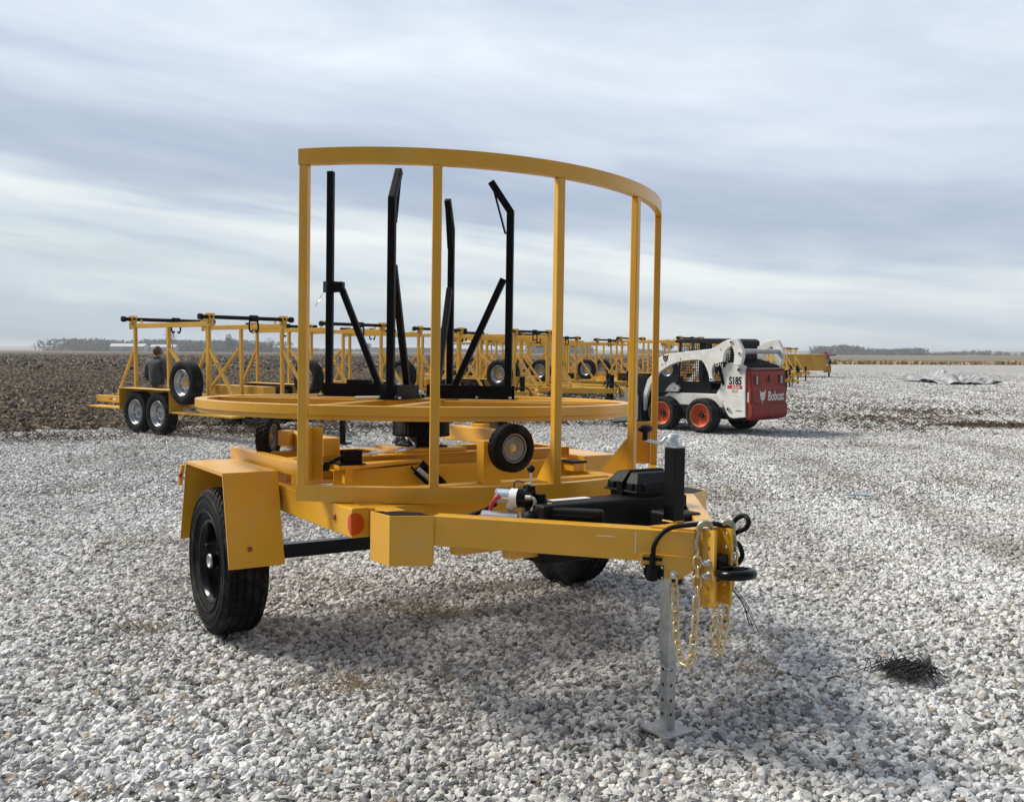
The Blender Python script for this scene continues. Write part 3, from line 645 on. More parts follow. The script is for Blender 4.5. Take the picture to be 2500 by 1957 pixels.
# round orange reflector wrapped round the frame corner, small bullet light, red tail lights
mb = MB(); vs = []; r_ = .046; sl = [-r_ + 2 * r_ * i / 28 for i in range(29)]
for a in sl:
    hh = math.sqrt(max(0, r_ * r_ - a * a)); b = a + .012
    q = (1.2205 + b, -.9475) if b < 0 else (1.2228, -.9475 + b)
    vs += [(q[0], q[1], .723 - hh), (q[0], q[1], .723 + hh)]
mb.add(vs, [(2 * i, 2 * i + 2, 2 * i + 3, 2 * i + 1) for i in range(28)])
o = mb.build('round_reflector', LENO, T); so_ = o.modifiers.new('t', 'SOLIDIFY'); so_.thickness = .002; so_.offset = 1
MB().lathe((1.04, -.945, .730), (0, -1, 0), [(0, .014), (.007, .013), (.009, .008), (.0095, .001)], 18).build('marker_light', LENA, T)
MB().cyl((-.60, -.96, .82), (-.60, -1.0, .82), .008, n=8).build('chain_bolt', BRS, T)
# guard: lower and upper curved rails, five posts with gussets
A0, A1 = -2 * DL - .0165, 2 * DL + .05
MB().arc_band((CG, 0), RG - .038, RG, A0, A1, .7885, .860, 72).build('lower_guard_rail', Y, T, .003)
MB().arc_band((CG, 0), RG - .038, RG, A0, A1, 2.2561, 2.3266, 72).build('upper_guard_rail', Y, T, .003)
for k in range(5):
    a = (k - 2) * DL; ca, sa = math.cos(a), math.sin(a)
    rc = RG - .019; x, y = CG + rc * ca, rc * sa
    MB().beam((x, y, .8602), (x, y, 2.2559), .041, .037, up=(ca, sa, 0)).build('guard_post', Y, T, .005)
    if k in (2, 3):
        mb = MB(); pts = [(0, .8605), (-.125, .8605), (-.12, .87), (0, 1.035)] if k == 2 else [(0, .8605), (-.15, .8605), (-.15, .87), (0, 1.05)]
        r0 = RG - .0385; vs = []
        for off in (-.004, .004):
            for d, w in pts: vs.append((CG + (r0 + d) * ca - off * sa, (r0 + d) * sa + off * ca, w))
        n = len(pts); mb.add(vs, [tuple(range(n)), tuple(range(2 * n - 1, n - 1, -1))] + [(i, n + i, n + (i + 1) % n, (i + 1) % n) for i in range(n)]); mb.build('gusset', Y, T)
    if k in (0, 4):
        mb = MB(); r0 = RG - .0385
        q = lambda d, t, w: (CG + (r0 + d) * ca - t * sa, (r0 + d) * sa + t * ca, w)
        s = 1 if k == 0 else -1
        wt_ = 1.105 if k == 0 else 1.10
        for (d0, d1, t0, t1) in ((-.115, 0, -.025 * s, -.018 * s), (-.115, -.108, -.018 * s, .03 * s)):
            vs = [q(d0, t0, .8605), q(d1, t0, .8605), q(d1, t1, .8605), q(d0, t1, .8605), q(d0, t0, wt_), q(d1, t0, wt_), q(d1, t1, wt_), q(d0, t1, wt_)]
            f = [(0, 3, 2, 1), (4, 5, 6, 7), (0, 1, 5, 4), (1, 2, 6, 5), (2, 3, 7, 6), (3, 0, 4, 7)]
            mb.add(vs, f if s > 0 else [g[::-1] for g in f])
        mb.build('post_channel', Y, T, .002)
    MB().beam((x, y, .8585), (x, y, .8625), .046, .0375, up=(ca, sa, 0)).build('post_weld', Y, T, .001)
# support arms and small support wheels under the turntable
def sup_wheel(u, v, ax, flip=1):
    c = Vector((u, v, .985)); a = Vector(ax).normalized(); w = MB()
    tyre(w, c, a, .1235, .074, .072, n=96, grooves=3, gd=.004, lug=.003, smooth=False); o = w.build('support_wheel', RUB, T)
    w = MB(); w.lathe(c, a, [(.030, .074), (.032, .070), (.024, .066), (.020, .058), (.006, .052), (.004, .040), (.010, .030), (.010, .001)], 40); w.lathe(c, a, [(-.030, .074), (-.032, .070), (-.006, .052), (-.006, .001)], 40)
    w.build('rim', GRYW, o)
    w = MB(); w.cyl(c + a * .010, c + a * .015, .019, n=20).cyl(c + a * .015, c + a * .022, .010, n=6, smooth=False); w.build('axle_bolt', BRS, o)
    w = MB(); w.cyl(c - a * .055, c - a * .006, .012, n=10); w.build('axle_stub', BLK, o)
    return c
sup_wheel(.90, .06, (1, .03, 0)); sup_wheel(-.258, -.807, (.62, .78, 0)); sup_wheel(-.46, .80, (.5, -.86, 0))
MB().box((.66, .0, WT + .001), (.735, .11, 1.01)).build('wheel_post', Y, T, .004)
MB().beam((.735, .055, .985), (.86, .06, .985), .05, .05).build('wheel_bracket', Y, T, .002)
MB().beam((-.48, -.635, .961), (.24, -.635, .961), .095, .098).build('support_arm', Y, T, .006)
MB().beam((-.72, .60, .961), (.24, .60, .961), .095, .098).build('support_arm', Y, T, .006)
MB().beam((-.215, -.752, .985), (-.175, -.705, .985), .085, .085).build('wheel_bracket', Y, T, .003)
MB().beam((-.43, .72, .985), (-.40, .65, .985), .10, .085).build('wheel_bracket', Y, T, .003)
# brake drum, pedestal
def drum_mod(j, i): return -.005 if (i % 3 == 0 and 2 <= j <= 3) else 0
mb = MB(); mb.lathe((0, .02, 0), (0, 0, 1), [(.992, .01), (.992, .166), (1.006, .170), (1.010, .166), (1.100, .166), (1.104, .160), (1.104, .01)], 126, drum_mod); mb.build('brake_drum', BLK, T)
MB().box((-.055, -.035, .9405), (.055, .075, .9915)).build('pedestal', BLK, T, .003)
mb = MB(); mb.box((-.115, -.095, .9325), (.115, .135, .940))
mb.build('pedestal_plate', BLK, T, .001)
for a, b in ((-.09, -.07), (.09, -.07), (-.09, .11), (.09, .11)): MB().cyl((a, b, .940), (a, b, .950), .010, n=6, smooth=False).build('plate_bolt', CHR, T)
# turntable
TT = MB(); TT.arc_band((0, 0), 1.176, 1.2378, 0, 2 * math.pi, 1.1605, 1.2055, 128); ring = TT.build('turntable_ring', Y, T, .002)
TT = MB(); TT.arc_band((0, 0), 1.14, 1.226, 0, 2 * math.pi, 1.138, 1.1600, 128); TT.build('turntable_track', Y, T, .002)
uvw = lambda wx, wy: ((wx) * .5529 - (wy) * .833, (wx) * .8332 + (wy) * .5526)
e1 = Vector((.985, -.17, 0)); e2 = Vector((.17, .985, 0))
def wdir(d): a, b = uvw(d.x, d.y); return Vector((a, b, 0))
E1, E2 = wdir(e1), wdir(e2)
for off in (-.17, .17):
    h = math.sqrt(1.176 ** 2 - off ** 2)
    a = E1 * -h + E2 * off; b = E1 * h + E2 * off
    MB().beam((a.x, a.y, 1.182), (b.x, b.y, 1.182), .05, .045).build('turntable_bar', Y, T, .003)
    for sg in (-1, 1):
        a = E2 * (sg * h) + E1 * off; b = E2 * (sg * .196) + E1 * off
        MB().beam((a.x, a.y, 1.180), (b.x, b.y, 1.180), .05, .045).build('turntable_bar', Y, T, .003)
MB().prism([tuple((E1 * a + E2 * b)[:2]) for a, b in ((-.2, -.2), (.2, -.2), (.2, .2), (-.2, .2))], 1.2052, 1.213).build('turntable_plate', Y, T, .001)
mb = MB(); mb.cyl((0, 0, 1.213), (0, 0, 1.232), .036, .038, 28); hubc = mb.build('spindle', BLK, T, .001)
mb = MB(); mb.lathe((0, 0, 0), (0, 0, 1), [(1.232, .037), (1.238, .037), (1.252, .030), (1.258, .016), (1.258, .001)], 28); mb.build('spindle_cap', GALV, hubc)
# four black upright arms
def upright(pos, inward, wt, bend, brace_w, brace_d, base=0):
    p = Vector((pos[0], pos[1], 0)); i = Vector((inward[0], inward[1], 0)).normalized()
    def q(d, w, t=0): v = p + i * d + Vector((-i.y, i.x, 0)) * t; return (v.x, v.y, w)
    o = MB().beam(q(0, 1.214), q(0, wt), .040, .040, up=i).build('upright_arm', BLK, T, .005)
    if bend:
        MB().beam(q(-.004, wt - .012), q(.115, wt + .165), .040, .040, up=i).build('arm_tip', BLK, o, .005)
        MB().beam(q(.028, wt - .13), q(.100, wt + .125), .038, .008, up=i).build('tip_web', BLK, o, .001)
    else:
        mb = MB(); mb.box(*(lambda a, b: (tuple(min(x, y) for x, y in zip(a, b)), tuple(max(x, y) for x, y in zip(a, b))))((p.x - .032, p.y - .032, brace_w - .02), (p.x + .032, p.y + .032, brace_w + .045))); mb.beam(q(.0, brace_w + .012), q(.085, brace_w + .012), .05, .06)
        cl = mb.build('arm_collar', BLK, o, .003)
        MB().torus(q(-.04, brace_w + .02, .02), (.3, .4, .2), .02, .002, 20, 6).tube([q(-.04, brace_w, .02), q(-.075, brace_w - .06, .02), q(-.10, brace_w - .10, .02), q(-.06, brace_w - .04, .03)], .0016, 6).build('lynch_pin', CHR, cl)
    MB().beam(q(brace_d, 1.222), q(.035 if bend else .075, brace_w), .036, .036, up=i).build('arm_brace', BLK, o, .004)

    mb = MB()
    for t in (-.045, .045): mb.beam(q(-.03, 1.252, t), q(brace_d + .05, 1.252, t), .005, .078)
    mb.beam(q(-.05, 1.2165, 0), q(brace_d + .075, 1.2165, 0), .12, .007)
    mb.build('arm_shoe', BLK, o, .001)
    for d, t in ((-.02, .055), (brace_d * .5, .055), (brace_d + .05, .055), (-.02, -.055), (brace_d + .05, -.055)): MB().cyl(q(d, 1.220, t), q(d, 1.231, t), .010, n=6, smooth=False).build('shoe_bolt', CHR, o)
    return o
def wpos(x, y): a, b = uvw(x, y); return (a, b)
upright(wpos(-.545, .10), -E1 * -1, 2.545, False, 1.85, .335)
upright(wpos(.525, -.14), -E1, 2.285, True, 1.90, .34)
upright(wpos(-.10, -.49), E2, 2.285, True, 1.93, .34)
upright(wpos(.145, .53), -E2, 2.285, True, 1.90, .34)

a = E1 * -.36 + E2 * -.02
MB().prism([tuple((a + E1 * x + E2 * y)[:2]) for x, y in ((-.06, -.05), (.07, -.05), (.07, .05), (-.06, .05))], 1.292, 1.315).build('shoe_clamp', BLK, T, .003)
mb = MB(); s_ = E1 * -.28 + E2 * -.30; mb.tube([(s_.x, s_.y, 1.213), ((s_ + E1 * .18).x, (s_ + E1 * .18).y, 1.218), ((s_ + E1 * .30 + E2 * .05).x, (s_ + E1 * .30 + E2 * .05).y, 1.222)], .011, 8); PRM = varied('pale_rod', (.52, .42, .30), (.44, .43, .40), 12, .4); mb.build('lock_rod', PRM, T); mb = MB(); mb.tube([tuple((E1 * .10 + E2 * .10))[:2] + (1.222,), tuple((E1 * .30 + E2 * .08))[:2] + (1.238,), tuple((E1 * .36 + E2 * .05))[:2] + (1.244,)], .012, 8)
mb.build('lock_rod', PRM, T)
# ratchet lever, turnbuckle and brake pipe
mb = MB(); mb.box((.31, -.66, .8805), (.42, -.52, .888)); mb.box((.34, -.63, .888), (.348, -.53, .955)); mb.box((.385, -.63, .888), (.393, -.53, .955))
rt = mb.build('ratchet_bracket', BLK, T, .001)
mb = MB(); mb.cyl((.335, -.575, .925), (.40, -.575, .925), .026, n=14).tube([(.37, -.58, .93), (.385, -.66, .915), (.40, -.715, .893), (.41, -.745, .885)], .011, 10, sub=4); mb.build('ratchet_lever', BLK, T)
MB().cyl((.395, -.755, .882), (.43, -.74, .882), .024, n=18).build('lever_roller', RUB, T)
mb = MB(); mb.cyl((.36, -.56, .925), (.33, -.43, .93), .007, n=8).cyl((.338, -.46, .928), (.328, -.42, .932), .014, n=8).cyl((.33, -.43, .93), (.26, -.24, .935), .005, n=8).cyl((.27, -.27, .930), (.255, -.22, .935), .015, n=8); mb.build('turnbuckle', CHR, T)
mb = MB(); mb.tube([(.26, -.25, .933), (.22, -.18, .935), (.15, -.10, .945), (.09, -.09, .975), (.07, -.10, 1.0)], .008, 10, sub=6); mb.build('brake_pipe', GALV, T)
# jack strut seen under the deck
mb = MB(); mb.beam((.362, -.187, .850), (.405, -.065, .735), .012, .095, up=(0, 1, 0), roll=0)
mb.beam((.365, -.232, .852), (.41, -.125, .742), .03, .012).beam((.365, -.143, .852), (.41, -.02, .742), .03, .012)
mb.build('lower_strut', BLK, T, .002)
MB().cyl((.385, -.20, .84), (.43, -.10, .745), .014, n=12).build('strut_cylinder', GALV, T)
# hydraulic tank, battery box, document case, pump
tk = MB(); tk.prism([(1.36, -.26), (1.50, -.335), (1.80, -.335), (1.80, .32), (1.36, .32)], .70, .838)
TK = None
tk = MB(); tk.box((1.655, -.385, .60), (1.812, .40, .838)); TK = tk.build('hydraulic_tank', PLA, T, .012, 3)
mb = MB(); mb.cyl((1.715, -.335, .838), (1.715, -.335, .846), .030, n=24).cyl((1.715, -.335, .846), (1.715, -.335, .872), .024, n=10, smooth=False); mb.build('filler_cap', PLA, TK)
mb = MB(); mb.box((1.672, -.27, .8382), (1.715, -.07, .8388)); mb.build('warning_sticker', WPL, TK)
mb = MB(); mb.cyl((1.78, -.335, .838), (1.78, -.335, .844), .010, n=14); mb.build('tank_bolt', CHR, TK)
bt = MB(); 
def batt(u0, u1, v0, v1):
    b = MB(); b.box((u0 + .012, v0 + .012, .70), (u1 - .012, v1 - .012, .862)); bo = b.build('battery_case', PLA, T, .006)
    b = MB(); m_ = 0
    lo, mi, hi_ = .862, .895, .938
    vs = []
    for z, ins in ((lo, 0), (mi, .004), (hi_, .035)): vs += [(u0 + ins, v0 + ins, z), (u1 - ins, v0 + ins, z), (u1 - ins, v1 - ins, z), (u0 + ins, v1 - ins, z)]
    fs = [(0, 3, 2, 1), (8, 9, 10, 11)] + [(r * 4 + i, r * 4 + (i + 1) % 4, r * 4 + 4 + (i + 1) % 4, r * 4 + 4 + i) for r in (0, 1) for i in range(4)]
    b.add(vs, fs)
    for k in (.2, .8):
        uu = u0 + (u1 - u0) * k; b.box((uu - .018, v0 - .006, lo + .002), (uu + .018, v0 + .02, mi)); vv = v0 + (v1 - v0) * k; b.box((u1 - .02, vv - .018, lo + .002), (u1 + .006, vv + .018, mi))
    b.box((u0 - .008, v0 - .008, lo - .008), (u1 + .008, v1 + .008, lo + .002)); b.build('battery_lid', PLA, bo, .006)
    b = MB(); um = (u0 + u1) / 2
    P_ = [(um, v0 - .010, .72), (um, v0 - .010, .897), (um, v0 + .032, .944), (um, v1 - .032, .944), (um, v1 + .010, .897), (um, v1 + .010, .72)]
    for p, q in zip(P_, P_[1:]): b.beam(p, q, .036, .004, up=(1, 0, 0), roll=1.5708)
    b.build('battery_strap', BLK, bo)
batt(1.595, 1.800, .112, .37)
MB().box((1.87, .12, .68), (2.03, .27, .795)).build('control_box', PLA, T, .012, 3)
tb = MB(); tb.box((1.855, -.385, .70), (1.925, -.11, .818)); DB = None
cs = MB(); cs.beam((1.742, -.373, .772), (1.954, -.198, .772), .055, .112); DB = cs.build('document_case', PLA, T, .012, 3)
MB().beam((1.815, -.352, .800), (1.95, -.240, .800), .010, .010).build('case_latch', PLA, DB, .002)
mb = MB(); mb.lathe((1.725, -.385, .775), (-.77, -.64, 0), [(-.03, .001), (-.03, .034), (.02, .034), (.026, .030), (.026, .001)], 24); mb.build('case_end_cap', PLA, DB)
# pump unit
pm = MB(); pm.cyl((1.545, -.505, .762), (1.665, -.405, .762), .034, n=28); PU = pm.build('pump_motor', SIL, T, .002)
d = Vector((.80, .60, 0)).normalized(); c0 = Vector((1.578, -.452, .856))
mb = MB(); mb.cyl(c0, c0 + d * .060, .030, n=28).cyl(c0 - d * .004, c0, .032, n=28).cyl(c0 - d * .010, c0 - d * .004, .010, n=12); mb.build('starter_solenoid', CHR, PU)
mb = MB(); mb.cyl(c0 + d * .060 + Vector((0, 0, -.006)), c0 + d * .092 + Vector((0, 0, -.006)), .040, n=36).sphere(c0 + d * .062 + Vector((0, 0, -.034)), .026, 14, 10); mb.build('pump_adaptor', WPL, PU)
mb = MB(); mb.cyl(c0 + d * .092 + Vector((0, 0, -.004)), c0 + d * .155 + Vector((0, 0, -.004)), .040, .038, 32).box(tuple(c0 + d * .135 + Vector((-.018, -.018, .01))), tuple(c0 + d * .135 + Vector((.018, .018, .048)))); mb.build('pump_body', BLKG, PU)
l0 = c0 + d * .142
mb = MB(); mb.cyl(l0 + Vector((0, 0, .045)), l0 + Vector((0, 0, .108)), .0048, n=10); lv = mb.build('control_lever', CHR, PU)
mb = MB(); mb.sphere(l0 + Vector((0, 0, .118)), .0165, 20, 14); mb.build('lever_knob', PLA, lv)
mb = MB(); p = c0 + d * .02 + Vector((.012, -.028, .0)); mb.tube([p, p + Vector((-.012, -.010, -.015)), p + Vector((-.035, -.012, -.045)), p + Vector((-.045, -.01, -.085)), p + Vector((-.045, -.0, -.13))], .0085, 10, sub=5).cyl(p + Vector((.006, 0, .004)), p + Vector((-.006, -.008, -.006)), .012, n=10); mb.build('power_cable', RED, PU)
mb = MB(); p = c0 + d * .07 + Vector((0, 0, .034)); mb.tube([p, p + Vector((0, 0, .02)), p + d * .012 + Vector((0, 0, .031)), p + d * .05 + Vector((0, 0, .026)), p + d * .062 + Vector((0, 0, .022))], .0045, 8, sub=5); mb.build('copper_hose', BRN, PU)
mb = MB(); p = c0 + d * .128 + Vector((0, 0, .034)); mb.cyl(p, p + Vector((0, 0, .028)), .006, n=8).cyl(p + Vector((0, 0, .02)) - d * .012, p + Vector((0, 0, .02)) + d * .012, .008, n=6); p2 = c0 + d * .055 + Vector((0, -.01, -.075)); mb.cyl(p2, p2 + Vector((.006, 0, .022)), .007, n=6); mb.build('brass_fitting', BRS, PU)
mb = MB(); p = c0 + d * .15 + Vector((.015, -.03, .004)); mb.cyl(p - d * .012, p + d * .012, .011, n=8).tube([p + d * .01, p + d * .022 + Vector((0, 0, -.004)), p + d * .028 + Vector((0, 0, -.020)), p + d * .018 + Vector((.0, 0, -.048)), p + d * .004 + Vector((0, 0, -.066))], .0075, 10, sub=5).cyl(p + d * .006 + Vector((0, 0, -.058)), p - d * .012 + Vector((0, 0, -.092)), .012, n=12); mb.cyl(c0 + d * .115 + Vector((0, 0, -.04)), c0 + d * .115 + Vector((0, 0, -.085)), .010, n=10); mb.build('hose_elbow', GALV, PU)
mb = MB(); mb.tube([p - d * .012 + Vector((0, 0, -.092)), p - d * .02 + Vector((0, 0, -.12)), p - d * .06 + Vector((0, 0, -.15))], .010, 8, sub=4).tube([c0 + Vector((-.01, .0, -.035)), c0 + Vector((-.06, -.06, -.075)), c0 + Vector((-.15, -.13, -.115))], .009, 8, sub=4); mb.build('hydraulic_hose', RUB, PU)
# cable, plug, chains
mb = MB(); mb.tube([onbeam(-.150, .695, .030), onbeam(-.146, .735, .032), onbeam(-.118, .779, .022), onbeam(-.08, .801, .008), (2.312, -.085, .812), (2.345, -.045, .818), (2.36, .01, .815), (2.352, .06, .802), (2.345, .10, .800), (2.353, .12, .825), (2.387, .125, .842), (2.412, .12, .827), (2.402, .12, .798), (2.355, .115, .772), (2.333, .11, .740), (2.365, .12, .733), (2.386, .12, .692), (2.365, .11, .655), (2.345, .105, .690), (2.345, .10, .74)], .0092, 10, sub=6); mb.build('electric_cable', PLA, T)
def onb(t, w, off): return onbeam(t, w, off)
mb = MB(); mb.cyl(onb(-.152, .602, .032), onb(-.152, .650, .032), .020, .021, 20).cyl(onb(-.152, .650, .032), onb(-.152, .700, .032), .0125, .011, 14).beam(onb(-.188, .682, .032), onb(-.116, .682, .032), .016, .012).beam(onb(-.188, .629, .0115), onb(-.112, .629, .0115), .006, .052); pg = mb.build('trailer_plug', PLA, T, .002)
for a in (-.183, -.118):
    for b in (.611, .647): MB().sphere(onb(a, b, .015), .005, 10, 6).build('plug_screw', CHR, pg)
MB().cyl(onb(-.075, .625, .008), onb(-.075, .625, .012), .0145, n=20).cyl(onb(-.075, .625, .012), onb(-.075, .625, .021), .0105, n=6, smooth=False).build('chain_anchor_bolt', CHR, T)
def hook(c, ax, back):
    "grab hook: thick flattened body tapering to a point, hung over the flange top"
    c = Vector(c); ax = Vector((ax[0], ax[1], 0)).normalized(); nn = Vector((-ax.y, ax.x, 0)); vs = []; K = 22; m = 10
    path = [(c + ax * -.031 + Vector((0, 0, -.052)), .008)]
    for k in range(K):
        a = R(200 - k * 10.5); t = k / (K - 1)
        path.append((c + ax * (math.cos(a) * .0235) + Vector((0, 0, math.sin(a) * .0235)), (.0080 + .0045 * math.sin(math.pi * min(1, t * 1.1))) * (1 if t < .72 else max(.06, 1 - (t - .72) / .28))))
    for i, (p, r_) in enumerate(path):
        tg = (path[min(i + 1, K)][0] - path[max(i - 1, 0)][0]).normalized(); o_ = tg.cross(nn)
        for k in range(m):
            ph = 2 * math.pi * k / m; vs.append(p + o_ * r_ * math.cos(ph) + nn * r_ * .8 * math.sin(ph))
    mb = MB(); mb.add(vs, [(i * m + k, i * m + (k + 1) % m, (i + 1) * m + (k + 1) % m, (i + 1) * m + k) for i in range(K) for k in range(m)], True)
    e = c + ax * -.031 + Vector((0, 0, -.058)); mb.cyl(e - nn * .014, e + nn * .014, .0075, n=12).torus(e + Vector((0, 0, -.008)), ax, .011, .005, 16, 8)
    return mb.build('chain_hook', HOOK, T)
hook((2.360, -.050, .800), (.65, .76), 1); hook((2.372, .050, .797), (-.62, -.78), 1)
mb = MB(); chain(mb, [onb(-.075, .605, .014), (2.268, -.110, .557), (2.272, -.106, .466), (2.278, -.104, .376), (2.300, -.10, .312), (2.325, -.096, .298), (2.345, -.092, .330), (2.350, -.088, .412), (2.352, -.082, .52), (2.350, -.076, .62), (2.340, -.068, .715)], L=.046, r=.0045, w=.0145); mb.build('safety_chain', CHN, T)
mb = MB(); chain(mb, [(2.28, .110, .60), (2.315, .06, .49), (2.325, .045, .415), (2.335, .043, .345), (2.346, .045, .318), (2.358, .048, .35), (2.365, .055, .42), (2.368, .062, .50), (2.372, .075, .60), (2.39, .075, .70)], L=.046, r=.0045, w=.0145); mb.build('safety_chain', CHN, T)
mb = MB()
for k in range(5):
    x = random.uniform(-.02, .02); mb.tube([(2.40, .05 + x, .58), (2.44 + x, .07, .53), (2.45 + x * 2, .08 + k * .012, .47 - k * .012)], .0012, 5, sub=3)
mb.build('loose_wire', BLK, T)


# ================================================================== rack trailers parked in a row behind
def make_rack_trailer(tip=3.95):
    dt = tip - 3.95
    t = empty('rack_trailer')
    for s in (-1, 1):
        MB().beam((-2.40, s * .80, .55), (2.05, s * .80, .55), .06, .125).build('side_rail', YP, t, .004)
        MB().beam((2.03, s * .79, .55), (tip, s * .05, .55), .06, .125).build('tongue_beam', YP, t, .004)
        # tandem fender
        v0, v1 = s * .83, s * 1.10
        mb = MB(); mb.box((-1.05, min(v0, v1), .785), (.58, max(v0, v1), .795))
        mb.box((.574, min(v0, v1), .40), (.582, max(v0, v1), .785)); mb.box((-1.052, min(v0, v1), .40), (-1.044, max(v0, v1), .785)); mb.box((-1.05, min(v0, v0 + s * .006), .42), (.58, max(v0, v0 + s * .006), .785))
        mb.build('fender', YP, t, .003)
        mb = MB(); mb.box((.60, min(s * .835, s * 1.08), .40), (2.35, max(s * .835, s * 1.08), .43)); mb.build('running_board', YP, t, .003)
        mb = MB(); mb.box((-2.2, min(s * .835, s * 1.08), .40), (-1.07, max(s * .835, s * 1.08), .43)); mb.build('running_board', YP, t, .003)
        for x in (-.60, .13):
            w = MB(); tyre(w, (x, s * .965, .37), (0, s, 0), .368, .215, .215, n=48, grooves=3, lug=0); ty = w.build('wheel', RUB, t)
            w = MB(); rim(w, (x, s * .965, .37), (0, s, 0), .213, .205, n=48, face=.05); w.build('rim', SIL, ty)
            w = MB(); w.cyl((x, s * .97, .37), (x, s * 1.055, .37), .036, .030, 14); w.build('hub', CHR, ty)
        # rack side: beam, three posts, braces
        v = s * .75
        MB().beam((-1.22, v, 1.915), (1.34, v, 1.915), .055, .085).build('rack_beam', YP, t, .004)
        MB().beam((-1.24, v, 1.915), (-1.222, v, 1.915), .063, .12).build('beam_end_plate', YP, t, .001)
        for u in (-1.08, .02, 1.24): MB().beam((u, v, .612), (u, v, 1.872), .055, .06).build('rack_post', YP, t, .004)
        MB().beam((-1.10, v, 1.52), (-1.72, v, .63), .045, .05).build('diagonal_brace', YP, t, .003)
        MB().beam((.05 * -s, v, 1.50), (1.10 * -s, v, .65), .045, .05).build('diagonal_brace', YP, t, .003)
        MB().beam((1.26, v, 1.50), (2.00, v, .63), .045, .05).build('diagonal_brace', YP, t, .003)
        for u in (-.86, 1.05):
            w = MB(); w.torus((u, v, 1.985), (0, 1, 0), .026, .009, 16, 6, ).cyl((u - .024, v, 1.957), (u - .026, v, 1.985), .009, n=6).cyl((u + .024, v, 1.957), (u + .026, v, 1.985), .009, n=6); w.build('lifting_eye', YP, t)
        MB().torus((1.52, v - .03, 1.25), (0, 1, 0), .035, .011, 16, 6).build('lifting_eye', YP, t)
        for u in (-1.16, 1.28):
            w = MB(); w.box((u - .055, v - .045, 1.958), (u + .055, v + .045, 2.02)).prism([(u - .06, 2.02), (u + .06, 2.02), (u + .075, 2.10), (u - .075, 2.10)], v - .045, v - .035, 'y').prism([(u - .06, 2.02), (u + .06, 2.02), (u + .075, 2.10), (u - .075, 2.10)], v + .035, v + .045, 'y')
            w.build('bar_holder', YP, t, .002)
        for k, u in enumerate((-1.9, -1.5, .95, 1.45, 1.85)):
            r_ = MB().box((u, s * .831, .53), (u + .12, s * .832, .565)).build('red_reflector', REDS, t); MB().box((u + .12, s * .831, .53), (u + .23, s * .832, .565)).build('white_reflector', WPL, t)
    for u in (-2.36, -1.6, 1.0, 2.0): MB().beam((u, -.77, .55), (u, .77, .55), .06, .11).build('cross_member', YP, t, .004)
    if dt == 0: MB().beam((2.55, -.56, .55), (2.55, .56, .55), .05, .10).build('cross_member', YP, t, .004)
    for u in (-1.16, 1.28):
        b = MB().cyl((u, -.92, 2.035), (u, .92, 2.035), .034, n=16).cyl((u, -.96, 2.035), (u, -.90, 2.035), .052, n=14).cyl((u, .90, 2.035), (u, .96, 2.035), .052, n=14).build('spindle_bar', BLK, t)
        for v in (.12,):
            w = MB(); w.cyl((u, v - .07, 2.035), (u, v + .07, 2.035), .058, n=14)
            for d in (-.07, .07): w.tube([(u, v + d, 2.03), (u, v + d * 1.3, 1.93), (u, v + d * 1.3, 1.85), (u, v + d * .9, 1.80), (u, v + d * .45, 1.83)], .016, 8, sub=3)
            w.build('hanging_hook', BLK, b)
    # spare
    w = MB(); tyre(w, (.98, -1.02, .93), (0, -1, 0), .372, .215, .215, n=64, grooves=3, lug=0); ty = w.build('spare_wheel', RUB, t)
    w = MB(); rim(w, (.98, -1.02, .93), (0, -1, 0), .213, .205, n=64, face=.05); w.build('rim', SIL, ty)
    w = MB(); w.cyl((.98, -1.045, .93), (.98, -1.03, .93), .072, n=18); w.build('spare_mount', YP, ty)
    MB().beam((.98, -.84, .62), (.98, -.90, .95), .05, .05).build('spare_bracket', YP, t, .002)
    # jack, coupler, chain, cable, lamps
    w = MB(); w.cyl((3.72 + dt, 0, .50), (3.72 + dt, 0, .92), .062, n=18).cyl((3.72 + dt, 0, .03), (3.72 + dt, 0, .50), .048, n=16).cyl((3.72 + dt, 0, .92), (3.72 + dt, 0, .945), .07, n=16).box((3.62 + dt, -.1, .0), (3.82 + dt, .1, .03)); jk_ = w.build('tongue_jack', BLK, t)
    w = MB(); w.tube([(3.72 + dt, -.05, .86), (3.74 + dt, -.14, .87), (3.74 + dt, -.20, .80), (3.74 + dt, -.24, .70)], .012, 8, sub=3).cyl((3.74 + dt, -.24, .71), (3.74 + dt, -.25, .62), .02, n=8); w.build('jack_crank', BLK, jk_)
    w = MB(); w.box((3.90 + dt, -.09, .47), (4.02 + dt, .09, .62)).prism([(4.02 + dt, -.06), (4.16 + dt, -.06), (4.16 + dt, .06), (4.02 + dt, .06)], .50, .60); w.torus((4.22 + dt, 0, .55), (0, 0, 1), .06, .022, 20, 8); w.build('coupler', YP, t, .003)
    w = MB(); chain(w, [(3.95 + dt, -.10, .52), (4.0 + dt, -.12, .35), (4.06 + dt, -.12, .25), (4.12 + dt, -.10, .33), (4.14 + dt, -.06, .48)], L=.055, r=.006, w=.017); w.build('safety_chain', CHR, t)
    w = MB(); w.tube([(3.6 + dt, -.1, .62), (3.8 + dt, -.16, .72), (3.98 + dt, -.10, .66), (4.05 + dt, -.14, .45), (4.0 + dt, -.12, .38)], .013, 8, sub=4); w.build('electric_cable', PLA, t)
    for v in ((-.60, .60) if dt == 0 else ()): MB().lathe((2.36, v * 1.28, .53), (0, 1 if v > 0 else -1, 0), [(0, .04), (.01, .038), (.012, .001)], 16).build('side_lamp', LENA, t)
    MB().box((2.55, -.50, .62), (3.05, -.06, .80)).build('tool_box', YP, t, .004) if False else None
    return t
HD = math.atan2(-.616, .788)
FV = Vector((.788, -.616, 0))
proto = make_rack_trailer(); short = make_rack_trailer(2.9)
bpy.context.view_layer.update(); index_kids()
